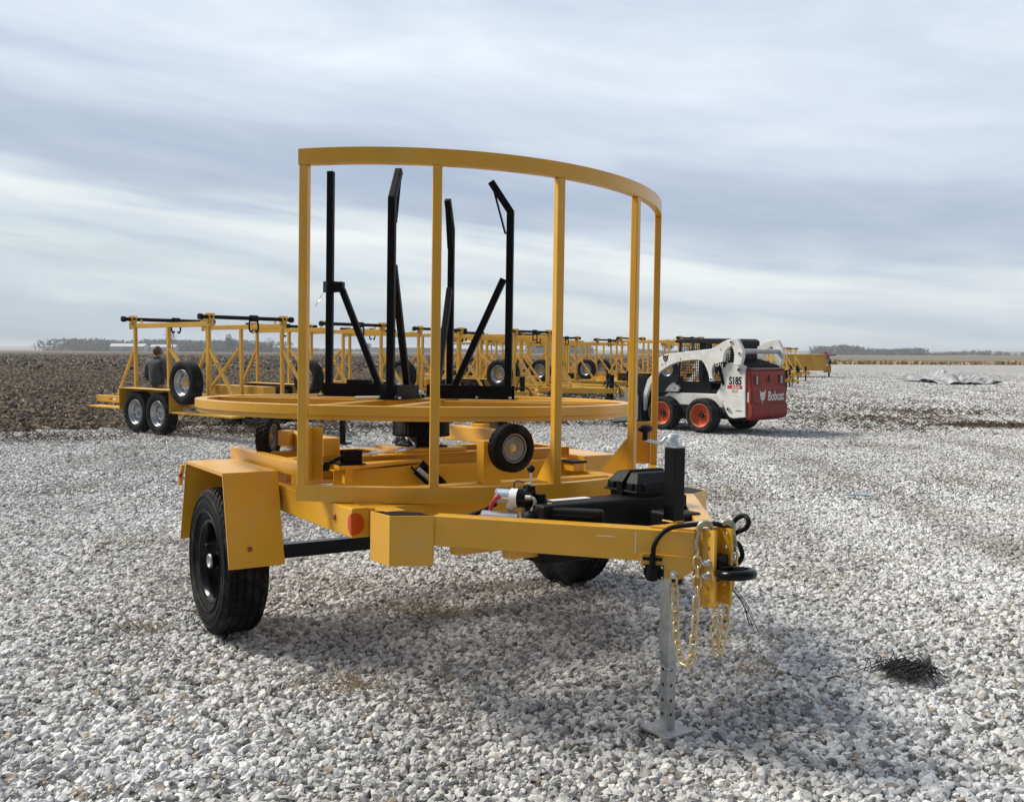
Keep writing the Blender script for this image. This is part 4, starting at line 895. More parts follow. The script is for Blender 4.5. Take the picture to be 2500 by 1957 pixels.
GRP = 'cable rack trailers parked in a row behind the turntable'
# (tongue jack x, y, ground z, height scale, turn, label)
ROW = [(-2.68, 14.2, 0, 1, 0, 'nearest yellow rack trailer, both left tandem wheels and whole spare visible beside the man'),
       (-1.35, 17.4, -.01, 1, 0, 'second yellow rack trailer, its spare half hidden by the leftmost guard post'),
       (.23, 20.4, -.03, 1, .03, 'third yellow rack trailer, its spare behind the second black upright arm'),
       (2.48, 22.4, -.03, 1, .02, 'fourth yellow rack trailer, white-rimmed spare just left of the rightmost black upright arm'),
       (2.70, 25.2, -.06, 1, .05, 'fifth yellow rack trailer, its spare peeking out just right of the rightmost black upright'),
       (3.78, 29.3, -.08, 1, .04, 'sixth yellow rack trailer, its spare just left of the third guard post'),
       (5.6, 33.0, -.10, 1, .02, 'seventh yellow rack trailer, its spare the first one right of the third guard post'),
       (6.6, 37.0, -.12, 1, .04, 'eighth yellow rack trailer, its spare the second one right of the third guard post'),
       (1.2, 37.2, -.10, 1, .06, 'yellow rack trailer far back in the field, behind the two middle black uprights'),
       (3.3, 41.5, -.10, 1, .03, 'yellow rack trailer far back in the field, seen just right of the black arms'),
       (5.2, 45.5, -.10, 1, .02, 'farthest yellow rack trailer in the field, its rack small behind the third guard post'),
       (8.2, 30.4, -.05, 1, -.02, 'yellow rack trailer whose spare shows through the open side of the white loader'),
       (10.5, 34.5, -.12, 1, .02, 'yellow rack trailer mostly hidden by the loader cab, with no spare showing'),
       (12.15, 39.4, 0, .84, -.27, 'low yellow rack trailer right of the loader, tongue jack nearest the red door'),
       (13.75, 43.3, 0, .84, -.27, 'low yellow rack trailer with middle jack of the three right of the loader'),
       (15.2, 46.6, 0, .84, -.27, 'low yellow rack trailer in front of the long yellow bin')]
for i, (x, y, z, sz, tr, lab) in enumerate(ROW):
    k_ = i >= 13; o = proto if i == 0 else short if i == 13 else copy_tree(short if k_ else proto); sx_ = .74 if k_ else 1; jx = (3.72 - (1.05 if k_ else 0)) * sx_
    f = Vector((math.cos(HD + tr), math.sin(HD + tr), 0))
    o.location = (x - jx * f.x, y - jx * f.y, z); o.rotation_euler = (0, 0, HD + tr); o.scale = (sx_, sx_, sz)
    tag(o, lab, 'trailer', GRP)
# long yellow bins beyond the row
def bin_(x, y, L, lab, rz):
    b = empty('yellow_bin', (x, y, 0), rz)
    MB().box((-L / 2, -1.1, .42), (L / 2, 1.1, 1.34)).build('bin_body', YP, b, .02)
    mb = MB(); k = 0
    n = int(L / .8)
    for i in range(n + 1):
        u = -L / 2 + L * i / n; MB().box((u - .03, -1.14, .5), (u + .03, -1.101, 1.33)).build('side_rib', YP, b)
    MB().box((-L / 2 - .03, -1.13, 1.335), (L / 2 + .03, 1.13, 1.40)).build('top_rim', YP, b, .01)
    MB().box((L / 2, -.3, .3), (L / 2 + .4, .3, .75)).build('drawbar', YP, b, .01)
    MB().box((L / 2 + .25, -.06, 0), (L / 2 + .35, .06, .9)).build('jack_stand', BLK, b)
    for s in (-1, 1):
        w = MB(); tyre(w, (-.6, s * 1.22, .38), (0, s, 0), .38, .22, .2, n=32, grooves=0, lug=0); w.build('wheel', RUB, b)
    tag(b, lab, 'trailer', 'yellow bins at the far end of the row')
bin_(17.9, 55.5, 2.5, 'yellow box bin with ribbed side standing beyond the low rack trailers', -.25)

# ================================================================== skid-steer loader
B = empty('skid_steer_loader'); 
B.matrix_world = Matrix(((-.669, -.743, 0, 4.03), (.743, -.669, 0, 17.08), (0, 0, 1, 0), (0, 0, 0, 1)))
tag(B, 'white skid-steer loader with red rear door and orange wheels, standing on the gravel', 'loader')
def lw(x, s):
    c = (x, s * .645, .322); w = MB(); tyre(w, c, (0, s, 0), .322, .255, .215, n=96, grooves=0, lug=.020, lugw=3); ty = w.build('wheel', RUBD, B)
    w = MB(); w.lathe(c, (0, s, 0), [(.115, .222), (.120, .214), (.112, .206), (.06, .200)], 48); w.build('rim_lip', ORGR, ty)
    w = MB(); w.lathe(c, (0, s, 0), [(.06, .201), (.035, .19), (.030, .15), (.042, .10), (.042, .001)], 48); w.build('rim_disc', ORG, ty)
    w = MB(); w.cyl((x, s * .685, .322), (x, s * .715, .322), .058, .050, 18); w.build('hub', DGR, ty)
    for k in range(8):
        a = k * math.pi / 4; p = Vector((x + .085 * math.cos(a), s * .684, .322 + .085 * math.sin(a))); w = MB(); w.cyl(p, p + Vector((0, s * .014, 0)), .013, n=6, smooth=False); w.build('wheel_nut', DGR, ty)
for x in (0, .90):
    for s in (-1, 1): lw(x, s)
ARM = [(1.14, 1.06), (1.115, 1.27), (1.045, 1.37), (.93, 1.42), (.83, 1.455), (.623, 1.475), (.2, 1.515), (-.18, 1.552), (-.27, 1.585), (-.373, 1.642), (-.44, 1.680), (-.525, 1.712), (-.615, 1.731), (-.706, 1.746), (-.75, 1.715), (-.81, 1.62), (-.865, 1.51), (-.862, 1.40), (-.815, 1.259), (-.674, 1.275), (-.685, 1.449), (-.665, 1.53), (-.628, 1.605), (-.57, 1.585), (-.50, 1.52), (-.463, 1.45), (-.445, 1.330), (-.39, 1.30), (-.33, 1.303), (-.264, 1.285), (-.228, 1.24), (-.212, 1.16), (-.217, 1.07), (-.245, .995), (-.222, .957), (-.180, .96), (-.155, 1.02), (-.125, 1.12), (-.085, 1.20), (-.04, 1.275), (.019, 1.335), (.12, 1.350), (.216, 1.345), (.45, 1.325), (.588, 1.296), (.74, 1.245), (.882, 1.175), (1.0, 1.10)]
for s in (-1, 1):
    y0, y1 = (.615, .70) if s > 0 else (-.70, -.615)
    a_ = MB().prism(ARM, y0, y1, 'y').build('lift_arm', WHT, B, .007)
    # tapered front leg of the arm
    MB().prism([(1.00, 1.12), (1.14, 1.10), (1.30, .95), (1.42, .62), (1.44, .36), (1.36, .34), (1.33, .60), (1.21, .88)], y0 + .005, y1 - .005, 'y').build('arm_front_leg', WHT, a_, .006)
    for (x, z, r) in ((-.62, 1.672, .036), (-.795, 1.472, .034), (-.335, 1.268, .034), (-.20, .995, .034)):
        MB().cyl((x, s * .70, z), (x, s * .716, z), r, n=20).build('pivot_boss', WHT, a_); MB().cyl((x, s * .716, z), (x, s * .7185, z), r * .6, n=16).build('pivot_pin', DGR, a_)
    for (x, z) in ((.93, 1.245), (-.40, 1.54), (.50, 1.36)): MB().cyl((x, s * .70, z), (x, s * .7025, z), .014, n=10).build('pivot_pin', DGR, a_)
    TW = [(-.365, 1.05), (-.421, 1.179), (-.441, 1.25), (-.475, 1.285), (-.53, 1.305), (-.64, 1.305), (-.768, 1.275), (-.852, 1.235), (-.862, .73), (-.875, .334), (-.62, .30), (-.57, .31), (-.519, .34), (-.459, .423), (-.414, .518), (-.339, .613), (-.234, .71), (-.285, .783), (-.335, .859), (-.355, .958)]
    y0, y1 = (.535, .605) if s > 0 else (-.605, -.535)
    tw = MB().prism(TW, y0, y1, 'y').build('rear_upright', WHT, B, .008)
    for (x, z, r) in ((-.735, 1.178, .040), (-.515, .462, .034)): MB().cyl((x, s * .605, z), (x, s * .628, z), r, n=20).build('pivot_boss', WHG, tw); MB().cyl((x, s * .628, z), (x, s * .6305, z), r * .62, n=16).build('pivot_pin', DGR, tw)
    for (x, z) in ((-.425, .82), (-.40, .60), (-.60, .40)): MB().cyl((x, s * .605, z), (x, s * .608, z), .010, n=10).build('rivet', DGR, tw)
    MB().prism([(-.43, 1.22), (-.36, 1.22), (-.28, 1.09), (-.41, 1.08)], s * .60, s * .612, 'y').build('link_plate', WHT, B, .003)
    MB().cyl((-.33, s * .66, 1.25), (-.40, s * .60, .90), .030, n=14).build('lift_cylinder', BLK, B); MB().cyl((-.322, s * .66, 1.27), (-.345, s * .645, 1.12), .016, n=12).build('cylinder_rod', CHR, B)
    # side body between the wheels, front bracket
    MB().prism([(.93, .705), (.40, .715), (-.163, .720), (-.284, .60), (-.376, .40), (-.30, .30), (.95, .30), (1.10, .42), (1.08, .60)], s * .43, s * .50, 'y').build('side_body', WHT, B, .01)
    MB().prism([(1.0, .730), (.93, .815), (.90, .845), (.80, .91), (.775, .87), (.69, .85), (.66, .80), (.70, .735)], s * .47, s * .53, 'y').build('front_bracket', WHT, B, .005)
    MB().cyl((.765, s * .53, .80), (.765, s * .538, .80), .028, n=14).build('pivot_pin', WHG, B)
    MB().box((.25, min(s * .5, s * .56), .29), (.62, max(s * .5, s * .56), .50)).build('chain_case', DGR, B, .01)
    MB().prism([(.60, .74), (.79, .76), (.80, .94), (.40, .935), (-.01, .955), (-.035, .745)], s * .440, s * .455, 'y').build('side_panel', DGR, B, .004)
    # cab cage: posts, mesh bars
    MB().beam((.74, s * .44, .93), (.70, s * .44, 1.66), .04, .04).build('cab_post', DGR, B, .004)
    MB().beam((.05, s * .44, .93), (.02, s * .44, 1.66), .05, .04).build('cab_post', DGR, B, .004)
    MB().beam((.42, s * .44, 1.50), (.41, s * .44, 1.66), .02, .03).build('cab_post', DGR, B, .002)
    MB().beam((-.30, s * .44, .75), (-.30, s * .44, 1.60), .04, .04).build('cab_post', DGR, B, .004)
    mb = MB()
    for k in range(16): mb.beam((.07 + k * .040, s * .443, .95), (.05 + k * .040, s * .443, 1.63), .011, .011)
    for k in range(13): mb.beam((.04, s * .446, .97 + k * .052), (.72, s * .446, .97 + k * .052), .011, .011)
    mb.build('window_mesh', DGR, B)
# cab roof, back, floor
MB().prism([(.86, 1.665), (.80, 1.735), (.30, 1.752), (-.40, 1.742), (-.47, 1.70), (-.47, 1.62), (-.43, 1.60), (-.43, 1.64), (.75, 1.66)], -.45, .45, 'y').build('cab_roof', DGR, B, .012)
MB().box((-.44, -.42, .74), (-.40, .42, 1.64)).build('cab_back', DGR, B, .01)
MB().prism([(.60, .74), (.95, .72), (.95, .68), (-.40, .68), (-.40, .74)], -.43, .43, 'y').build('cab_floor', DGR, B)
MB().box((-.25, -.24, .80), (.18, .24, .92)).box((-.33, -.24, .92), (-.22, .24, 1.32)).build('seat', BLK, B, .03)
MB().box((.74, -.44, .70), (.80, -.30, 1.66)).build('door_frame', DGR, B).data
MB().box((.745, .30, .70), (.80, .43, 1.0)).build('door_frame', DGR, B)
MB().box((-.90, -.50, .26), (1.12, .50, .50)).build('belly', DGR, B, .02)
MB().prism([(-.40, .50), (-.40, 1.18), (-.86, 1.12), (-.86, .50)], -.53, .53, 'y').build('engine_bay', DGR, B)
MB().cyl((-.765, -.66, 1.51), (-.765, .66, 1.51), .045, n=22).build('cross_tube', WHG, B)
mb = MB()
mb = MB().prism([(-.44, 1.355), (-.40, 1.33), (-.86, 1.20), (-.88, 1.235)], -.50, .50, 'y'); gr = mb.build('engine_grille', DGR, B)
for k in range(9):
    y = -.44 + k * .11; MB().prism([(-.44, 1.372), (-.44, 1.352), (-.88, 1.230), (-.88, 1.252)], y - .018, y + .018, 'y').build('grille_bar', BLK, gr)
# red rear door with bumper step, lamps and latch
RD = MB(); prof = [(-.86, .30), (-.93, .275), (-1.00, .33), (-1.015, .38), (-1.015, .54), (-.985, .56), (-.985, .565), (-.985, .83), (-.965, .86), (-.955, 1.10), (-.935, 1.165), (-.86, 1.19)]
vs = []; ys = [-.575, -.55, .55, .575]
for y in ys:
    k = .0 if abs(y) < .56 else .03
    for (x, z) in prof: vs.append((min(x + k, -.86) if x < -.87 else x, y, z if z > .35 else z + k * .8))
n = len(prof); fs = [(j * n + i, j * n + i + 1, (j + 1) * n + i + 1, (j + 1) * n + i) for j in range(3) for i in range(n - 1)]
RD.add(vs, fs); RD.add(vs, [tuple(range(n))[::-1], tuple(range(3 * n, 4 * n))]); rd = RD.build('rear_door', BRED, B, .008, 3)
MB().prism([(-.865, 1.192), (-.94, 1.170), (-.955, 1.178), (-.945, 1.196), (-.87, 1.222)], -.56, .56, 'y').build('door_top', BREDT, rd, .004)
for y in (-.40, .40):
    MB().box((-.968, y - .085, .905), (-.955, y + .085, 1.085)).build('lamp_recess', INK, rd, .003); MB().box((-.976, y - .030, .925), (-.967, y + .015, 1.07)).build('rear_lamp', GLS, rd, .003)
    MB().box((-.975, y + .020, .925), (-.967, y + .055, 1.07)).build('rear_reflector', LENR, rd, .002)
MB().cyl((-.955, 0, .985), (-.972, 0, .985), .036, n=18).build('door_latch', INK, rd); MB().box((-.985, -.012, 1.005), (-.955, .012, 1.075)).build('latch_handle', BRED, rd, .003)
MB().box((-1.018, -.50, .545), (-1.013, .52, .565)).build('door_trim', BREDT, rd)
# lettering and marks
text_obj('S185', .195, INK, B, (-.655, .6075, .972), (-1, 0, 0), (0, 0, 1), .001, .70, .0075, 'model_lettering')
st = MB().box((-.80, .606, .835), (-.49, .6075, .895)).build('red_sticker', REDS, B)
text_obj('Bobcat', .062, INKW, B, (-.675, .608, .866), (-1, 0, 0), (0, 0, 1), .0006, .9, .001, 'brand_lettering')
MB().box((-.71, .606, .765), (-.58, .6072, .818)).build('worn_sticker', varied('worn_sticker', (.35, .26, .18), (.55, .5, .42), 30, .6), B)
MB().box((-.70, .606, .705), (-.60, .6068, .708)).box((-.70, .606, .735), (-.60, .6068, .737)).build('scratch', WHG, B)
text_obj('M MELROSE', .028, INK, B, (-.735, .6065, .44), (-1, 0, 0), (0, 0, 1), .0005, .9, .0004, 'small_lettering')
text_obj('Bobcat', .235, INKW, B, (-.9875, -.20, .695), (0, -1, 0), (0, 0, 1), .0015, .80, .0045, 'brand_lettering')
MB().box((-.92, .5745, .60), (-.888, .5765, .78)).build('warning_sticker', WPL, B)
def cat_head(o, right, up, size, mats, nrm):
    "pointed-ear cat face decal: head outline, eye slits and muzzle notch"
    o = Vector(o); r_ = Vector(right); u_ = Vector(up); n_ = Vector(nrm)
    head = [(-.50, .52), (-.22, .26), (-.08, .30), (.08, .30), (.24, .26), (.50, .60), (.40, .12), (.44, -.06), (.30, -.20), (.34, -.34), (.16, -.40), (.06, -.52), (-.10, -.50), (-.16, -.38), (-.34, -.30), (-.28, -.16), (-.44, -.02), (-.36, .14)]
    mb = MB(); vs = [o + r_ * a * size + u_ * b * size for a, b in head]; vs2 = [v + n_ * .0015 for v in vs]; n = len(vs)
    mb.add(vs + vs2, [tuple(range(n, 2 * n)), tuple(range(n))[::-1]] + [(i, (i + 1) % n, n + (i + 1) % n, n + i) for i in range(n)])
    h = mb.build('cat_emblem', mats[0], B)
    for pts in ([(-.26, .02), (-.06, -.06), (-.12, -.14)], [(.26, .06), (.10, -.04), (.16, -.12)], [(-.05, -.22), (.09, -.22), (.02, -.34)]):
        mb = MB(); vs = [o + n_ * .0018 + r_ * a * size + u_ * b * size for a, b in pts]; mb.add(vs + [v + n_ * .001 for v in vs], [(3, 4, 5), (2, 1, 0), (0, 1, 4, 3), (1, 2, 5, 4), (2, 0, 3, 5)]); mb.build('emblem_mark', mats[1], h)
    mb = MB(); c = o + r_ * .02 * size - u_ * .68 * size; mb.cyl(c, c + n_ * .002, size * .07, n=10); mb.build('emblem_dot', mats[0], h)
cat_head((.86, .7005, 1.375), (-1, 0, 0), (0, 0, 1), .155, (INK, WHT), (0, 1, 0))
cat_head((-.986, .235, .72), (0, -1, 0), (0, 0, 1), .20, (INKW, BRED), (-1, 0, 0))
# bucket attachment standing in front
bk = MB(); bk.prism([(1.36, .12), (2.15, .06), (2.18, .10), (1.52, .20), (1.46, .60), (1.62, .98), (1.58, 1.0), (1.40, .62)], -.78, .78, 'y'); bk.build('bucket', DGR, B, .01)
for s in (-1, 1): MB().prism([(1.44, .16), (2.12, .08), (1.60, .98), (1.44, .62)], s * .78, s * .80, 'y').build('bucket_side', varied('worn_steel', (.14, .15, .15), (.22, .22, .22), 6, .6), B, .003)
MB().box((1.30, -.5, .25), (1.40, .5, .70)).build('quick_attach', DGR, B, .01)

# ================================================================== the man by the first trailer
def person():
    p = empty('person', (-7.70, 19.5, -.21), R(-22))
    tag(p, 'man with short brown hair in a grey jacket seen from behind, near the leftmost trailer', 'person')
    def skin(name, verts, edges, rad, mat, parent):
        me = bpy.data.meshes.new(name); me.from_pydata(verts, edges, []); me.materials.append(mat)
        o = bpy.data.objects.new(name, me); C.objects.link(o); o.parent = parent
        sk = o.modifiers.new('skin', 'SKIN'); sk.use_smooth_shade = True
        for i, r_ in enumerate(rad):
            me.skin_vertices[0].data[i].radius = r_ if isinstance(r_, tuple) else (r_, r_)
        me.skin_vertices[0].data[0].use_root = True
        ss = o.modifiers.new('sub', 'SUBSURF'); ss.levels = 2; ss.render_levels = 2; return o
    # +y = facing direction (away from the camera); x across
    V = [(0, 0, .93), (0, 0, 1.02), (0, -.01, 1.18), (0, 0, 1.34), (0, .0, 1.44), (0, .01, 1.50), (0, .03, 1.57), (0, .045, 1.66), (0, .03, 1.72),
         (.10, 0, .90), (.11, .01, .50), (.12, -.02, .09), (.13, .10, .04), (-.10, 0, .90), (-.11, .02, .50), (-.12, -.01, .09), (-.14, .11, .04),
         (.17, 0, 1.41), (.235, -.01, 1.34), (.27, .0, 1.10), (.20, .16, .98), (.16, .22, .99), (-.17, 0, 1.41), (-.235, -.01, 1.34), (-.28, .0, 1.10), (-.22, .16, .97), (-.18, .23, .97)]
    Ed = [(0, 1), (1, 2), (2, 3), (3, 4), (4, 5), (5, 6), (6, 7), (7, 8), (0, 9), (9, 10), (10, 11), (11, 12), (0, 13), (13, 14), (14, 15), (15, 16), (4, 17), (17, 18), (18, 19), (19, 20), (20, 21), (4, 22), (22, 23), (23, 24), (24, 25), (25, 26)]
    rad = [(.10, .08), (.11, .09), (.13, .09), (.14, .09), (.10, .07), .058, .062, .085, .062, .070, .050, .042, .04, .070, .060, .042, .04, .068, .058, .044, .032, .030, .068, .058, .044, .032, .030]
    skin('body', V, Ed, rad, SKN, p)
    JV = [(0, 0, .90), (0, 0, 1.02), (0, -.01, 1.18), (0, 0, 1.33), (0, 0, 1.43), (0, .01, 1.50), (.17, 0, 1.41), (.245, -.01, 1.33), (.285, .0, 1.10), (.215, .155, .985), (-.17, 0, 1.41), (-.245, -.01, 1.33), (-.295, .0, 1.10), (-.235, .155, .975)]
    JE = [(0, 1), (1, 2), (2, 3), (3, 4), (4, 5), (4, 6), (6, 7), (7, 8), (8, 9), (4, 10), (10, 11), (11, 12), (12, 13)]
    JR = [(.185, .14), (.19, .14), (.195, .145), (.215, .145), (.15, .11), .078, .085, .075, .060, .046, .085, .075, .060, .046]
    skin('jacket', JV, JE, JR, JKT, p)
    skin('trousers', [(0, 0, .98), (0, 0, .90), (.10, 0, .86), (.112, .01, .50), (.12, -.02, .10), (-.10, 0, .86), (-.112, .02, .50), (-.12, -.01, .10)], [(0, 1), (1, 2), (2, 3), (3, 4), (1, 5), (5, 6), (6, 7)], [(.165, .125), (.16, .12), .10, .075, .062, .10, .075, .062], PNT, p)
    w = MB(); w.sphere((0, .02, 1.665), .098, 24, 16, (.86, 1.02, 1.12)); w.build('hair', HAIR, p)
    for s in (-1, 1): w = MB(); w.sphere((s * .086, .04, 1.635), .03, 10, 8, (.35, .7, 1.1)); w.build('ear', SKN, p)
    w = MB(); w.torus((0, .012, 1.515), (0, .1, 1), .070, .022, 24, 8); w.build('collar', JKT, p)
    w = MB(); w.sphere((.03, .115, 1.64), .05, 12, 8, (.8, .6, 1.2)); w.sphere((.045, .150, 1.63), .015, 8, 6); w.build('face', SKN, p)
    for s in (-1, 1):
        for k in range(5):
            w = MB(); b = Vector((s * .17 + (k - 2) * .013, .23, .985)); w.tube([b, b + Vector((0, .03, -.01)), b + Vector((0, .045, -.035))], .008, 6, sub=2); w.build('finger', SKN, p)
        w = MB(); w.box((s * .13 - .05, -.09, 0), (s * .13 + .05, .20, .09)); w.build('shoe', BLK, p, .03)
person()

# ================================================================== distance
def leaf_mass(mb, c, r, h, n, size, seed=0, stems=0):
    rnd = random.Random(seed)
    for _ in range(n):
        a = rnd.uniform(0, 6.28); q = rnd.random() ** .5; z = rnd.random()
        rr = r * q * (1 - .5 * abs(z - .45)); p = Vector((c[0] + rr * math.cos(a), c[1] + rr * math.sin(a), c[2] + h * z))
        d1 = Vector((rnd.uniform(-1, 1), rnd.uniform(-1, 1), rnd.uniform(-1, 1))).normalized() * size; d2 = Vector((rnd.uniform(-1, 1), rnd.uniform(-1, 1), rnd.uniform(-1, 1))).normalized() * size
        mb.add([p - d1, p + d2, p + d1], [(0, 1, 2)])
def tree(x, y, h, lab, mat, bare=False, seed=0):
    t = empty('tree', (x, y, -.2)); rnd = random.Random(seed)
    MB().cyl((0, 0, 0), (0, 0, h * .55), h * .035, h * .018, 8).build('trunk', BARK, t)
    mb = MB()
    for k in range(rnd.randint(4, 6)):
        a = rnd.uniform(0, 6.28); q = rnd.uniform(.0, .28) * h
        c = (q * math.cos(a), q * math.sin(a), h * rnd.uniform(.22, .62)); mb.cyl((0, 0, h * .4), (c[0], c[1], c[2] + h * .15), h * .012, h * .004, 5)
        leaf_mass(mb, c, h * rnd.uniform(.18, .3), h * .38, 70 if bare else 130, h * (.035 if bare else .06), seed * 31 + k)
    mb.build('crown', mat, t); tag(t, lab, 'tree', 'trees along the horizon'); return t
# the treeline, as one wood
def wood(name, x0, x1, y, h, n, lab, seed, size=1.2):
    mb = MB(); rnd = random.Random(seed); n = int(n * 2.2)
    for i in range(n):
        x = rnd.uniform(x0, x1); e = .55 + .6 * noise.noise((x * .02, seed, 0)) + .25 * rnd.random()
        leaf_mass(mb, (x, y + rnd.uniform(-12, 12), -.5), h * .7, h * max(.35, e), 40, size, seed * 997 + i)
    o = mb.build(name, EVG); tag(o, lab, 'trees', kind='stuff'); return o
wood('treeline', -330, -190, 640, 11.5, 120, 'dark line of trees along the horizon at the far left', 1)
wood('treeline', -230, -150, 600, 9.5, 90, 'dark trees on the horizon right of the man', 2, .9)
wood('treeline', 14, 60, 700, 9, 34, 'clump of trees on the horizon between the second and third black uprights' if False else 'grey clump of trees on the horizon behind the third rack trailer', 3)
wood('treeline', 255, 345, 760, 8, 60, 'wooded rise on the horizon right of the yellow bin', 4)
wood('treeline', 120, 250, 900, 5, 50, 'thin scrub on the horizon behind the white loader', 6)
wood('treeline', -260, 10, 980, 5, 160, 'thin hedge line on the horizon behind the turntable', 5)
wood('treeline', 360, 620, 820, 4.5, 60, 'low scrub along the horizon at the far right', 7)
TL_ = [(-196, 520, 13, 'bare round-crowned tree on the horizon just left of the second rack post'), (-170, 540, 11, 'small round tree on the horizon left of the first rack front post'),
       (-150, 560, 10, 'lone tree on the horizon right of the first rack front post'), (120, 690, 12, 'bare tree on the horizon between the third and fourth guard posts'), (-4, 640, 9, 'small tree on the horizon behind the black upright arms'), (-100, 620, 8, 'small tree on the horizon left of the leftmost guard post')]
for i, (x, y, h, lab) in enumerate(TL_): tree(x, y, h, lab, BARK if i % 2 == 0 else EVG, i % 2 == 0, i + 3)
def shed(x, y, w, d, h, mat, lab, rz=.1):
    s = empty('farm_shed', (x, y, -.2), rz)
    MB().box((-w / 2, -d / 2, 0), (w / 2, d / 2, h)).build('wall', mat, s)
    MB().prism([(-d / 2 - .4, h), (d / 2 + .4, h), (0, h + d * .18)], -w / 2 - .4, w / 2 + .4, 'x').build('roof', SHED, s)
    MB().box((-w * .1, -d / 2 - .06, 0), (w * .12, -d / 2, h * .75)).build('door', SHDB, s)
    tag(s, lab, 'shed', 'farm sheds on the horizon')
shed(-238, 560, 20, 10, 3.4, SHED, 'long pale farm shed on the horizon at the far left edge'); shed(-222, 575, 15, 9, 3.2, SHED, 'pale farm shed on the horizon left of the man')
shed(-150, 600, 18, 9, 3.2, SHED, 'small white shed on the horizon left of the first rack front post', .2)
shed(-92, 700, 34, 12, 4, SHED, 'long white shed on the horizon behind the second black upright arm'); shed(-72, 720, 16, 10, 4, SHDB, 'blue shed on the horizon next to a long white shed')
shed(52, 760, 28, 12, 3.5, SHED, 'pale shed on the horizon behind the rightmost black upright arm'); shed(142, 700, 13, 10, 5, SHED, 'white farmhouse on the horizon right of the third guard post')
# red farm implement at the end of the gravel
m_ = empty('farm_implement', (42.0, 121, -.1), .2); m_.scale = (.42, .6, .75)
MB().box((-1.2, -.6, .9), (1.2, .6, 1.7)).box((-.5, -.5, 1.7), (.5, .5, 2.3)).build('hopper', REDM, m_, .1)
MB().beam((-3.8, 0, 1.55), (3.8, 0, 1.75), .25, .2).build('wing_bar', REDM, m_, .02)
for x in (-2.2, -1.1, .2, 1.3): MB().beam((x, -.4, 1.2), (x + .2, -.7, .1), .12, .12).build('shank', REDM, m_)
for x in (-1.5, 1.5):
    w = MB(); w.lathe((x, -.3, .5), (1, 0, 0), [(-.15, .1), (-.15, .5), (.15, .5), (.15, .1)], 20); w.build('wheel', RUB, m_)
tag(m_, 'red farm implement with raised wings parked where the gravel meets the field', 'implement')
# tall dry grass at the end of the gravel
mb = MB(); rnd = random.Random(5)
for i in range(9000):
    x = rnd.uniform(22, 150); y = edge_y(x) + rnd.uniform(0, 14)
    hgt = .30 * (.45 + .9 * max(0, noise.noise((x * .07, y * .1, 2)) + .35)) * rnd.uniform(.6, 1.1) * (1.6 if 40 < x < 72 else 1)
    a = rnd.uniform(0, 3.14); dx, dy = .35 * math.cos(a), .35 * math.sin(a); l = rnd.uniform(-.25, .25)
    mb.add([(x - dx * .3, y - dy * .3, -.1), (x + dx * .3, y + dy * .3, -.1), (x + l + dx * .5, y + dy, hgt), (x + l - dx * .5, y - dy, hgt * .9)], [(0, 1, 2, 3)])
o = mb.build('dry_grass', STEMG); tag(o, 'tan dry grass bank beyond the far end of the gravel', 'grass', kind='stuff')
# clods and corn residue on the ploughed field
fp = patch('corn_residue', 15.5, 62, 1.0, .62, 4, keep=lambda x, y: y > edge_y(x) + .2 and x < .17 * y + 3, zoff=0, zf=fz); fp['kind'] = 'stuff'; fp.data.materials.clear(); fp.data.materials.append(FIELD)
SOIL = varied('wet_soil_clods', (.012, .009, .007), (.050, .035, .024), 1.2, .85)
tag(fp, 'dark ploughed soil with clods and broken corn stalks behind the trailers', 'soil')
gn_scatter('clods', fp, SOIL, 40, .03, .11, flat=(1, .8, .6), seed=21, sub=1)
fp2 = patch('corn_stalks', 15.5, 75, 1.5, .62, 4, keep=lambda x, y: y > edge_y(x) + .2 and x < .17 * y + 3, zoff=.05, zf=fz); fp2['kind'] = 'stuff'; fp2.data.materials.clear(); fp2.data.materials.append(FIELD)
tag(fp2, 'tan broken corn stalks strewn over the ploughed field', 'corn stalks')
STLK = varied('corn_stalk', (.20, .145, .09), (.34, .26, .17), .9, .9)
fp3 = patch('soil_clods', 62, 230, 4.0, .62, 4, keep=lambda x, y: x < .17 * y + 3, zoff=0, zf=fz); fp3['kind'] = 'stuff'; fp3.data.materials.clear(); fp3.data.materials.append(FIELD)
tag(fp3, 'distant ploughed furrows reaching towards the horizon', 'soil')
gn_scatter('far_clods', fp3, SOIL, 2.2, .07, .24, flat=(1.5, .8, .4), seed=27, sub=1)
fp4 = patch('stalk_residue', 75, 230, 4.0, .62, 4, keep=lambda x, y: x < .17 * y + 3, zoff=.05, zf=fz); fp4['kind'] = 'stuff'; fp4.data.materials.clear(); fp4.data.materials.append(FIELD)
tag(fp4, 'pale corn stubble on the distant part of the ploughed field', 'corn stalks')
gn_scatter('far_stalks', fp4, STLK, .7, .08, .34, flat=(1.8, .4, .2), seed=33, sub=1, lump=.2, tilt=.8)
gn_scatter('stalks', fp2, STLK, 22, .03, .12, flat=(1.6, .22, .10), seed=31, sub=1, lump=.2, tilt=.8)
g3 = patch('gravel', 22, 70, 1.5, .60, 1.5, keep=lambda x, y: y < edge_y(x) - .4, zoff=.003); g3['kind'] = 'stuff'; tag(g3, 'pale crushed limestone on the far part of the yard right of the loader', 'gravel')
gn_scatter('stones_far', g3, ROCK, 120, .022, .062, seed=13, sub=1)
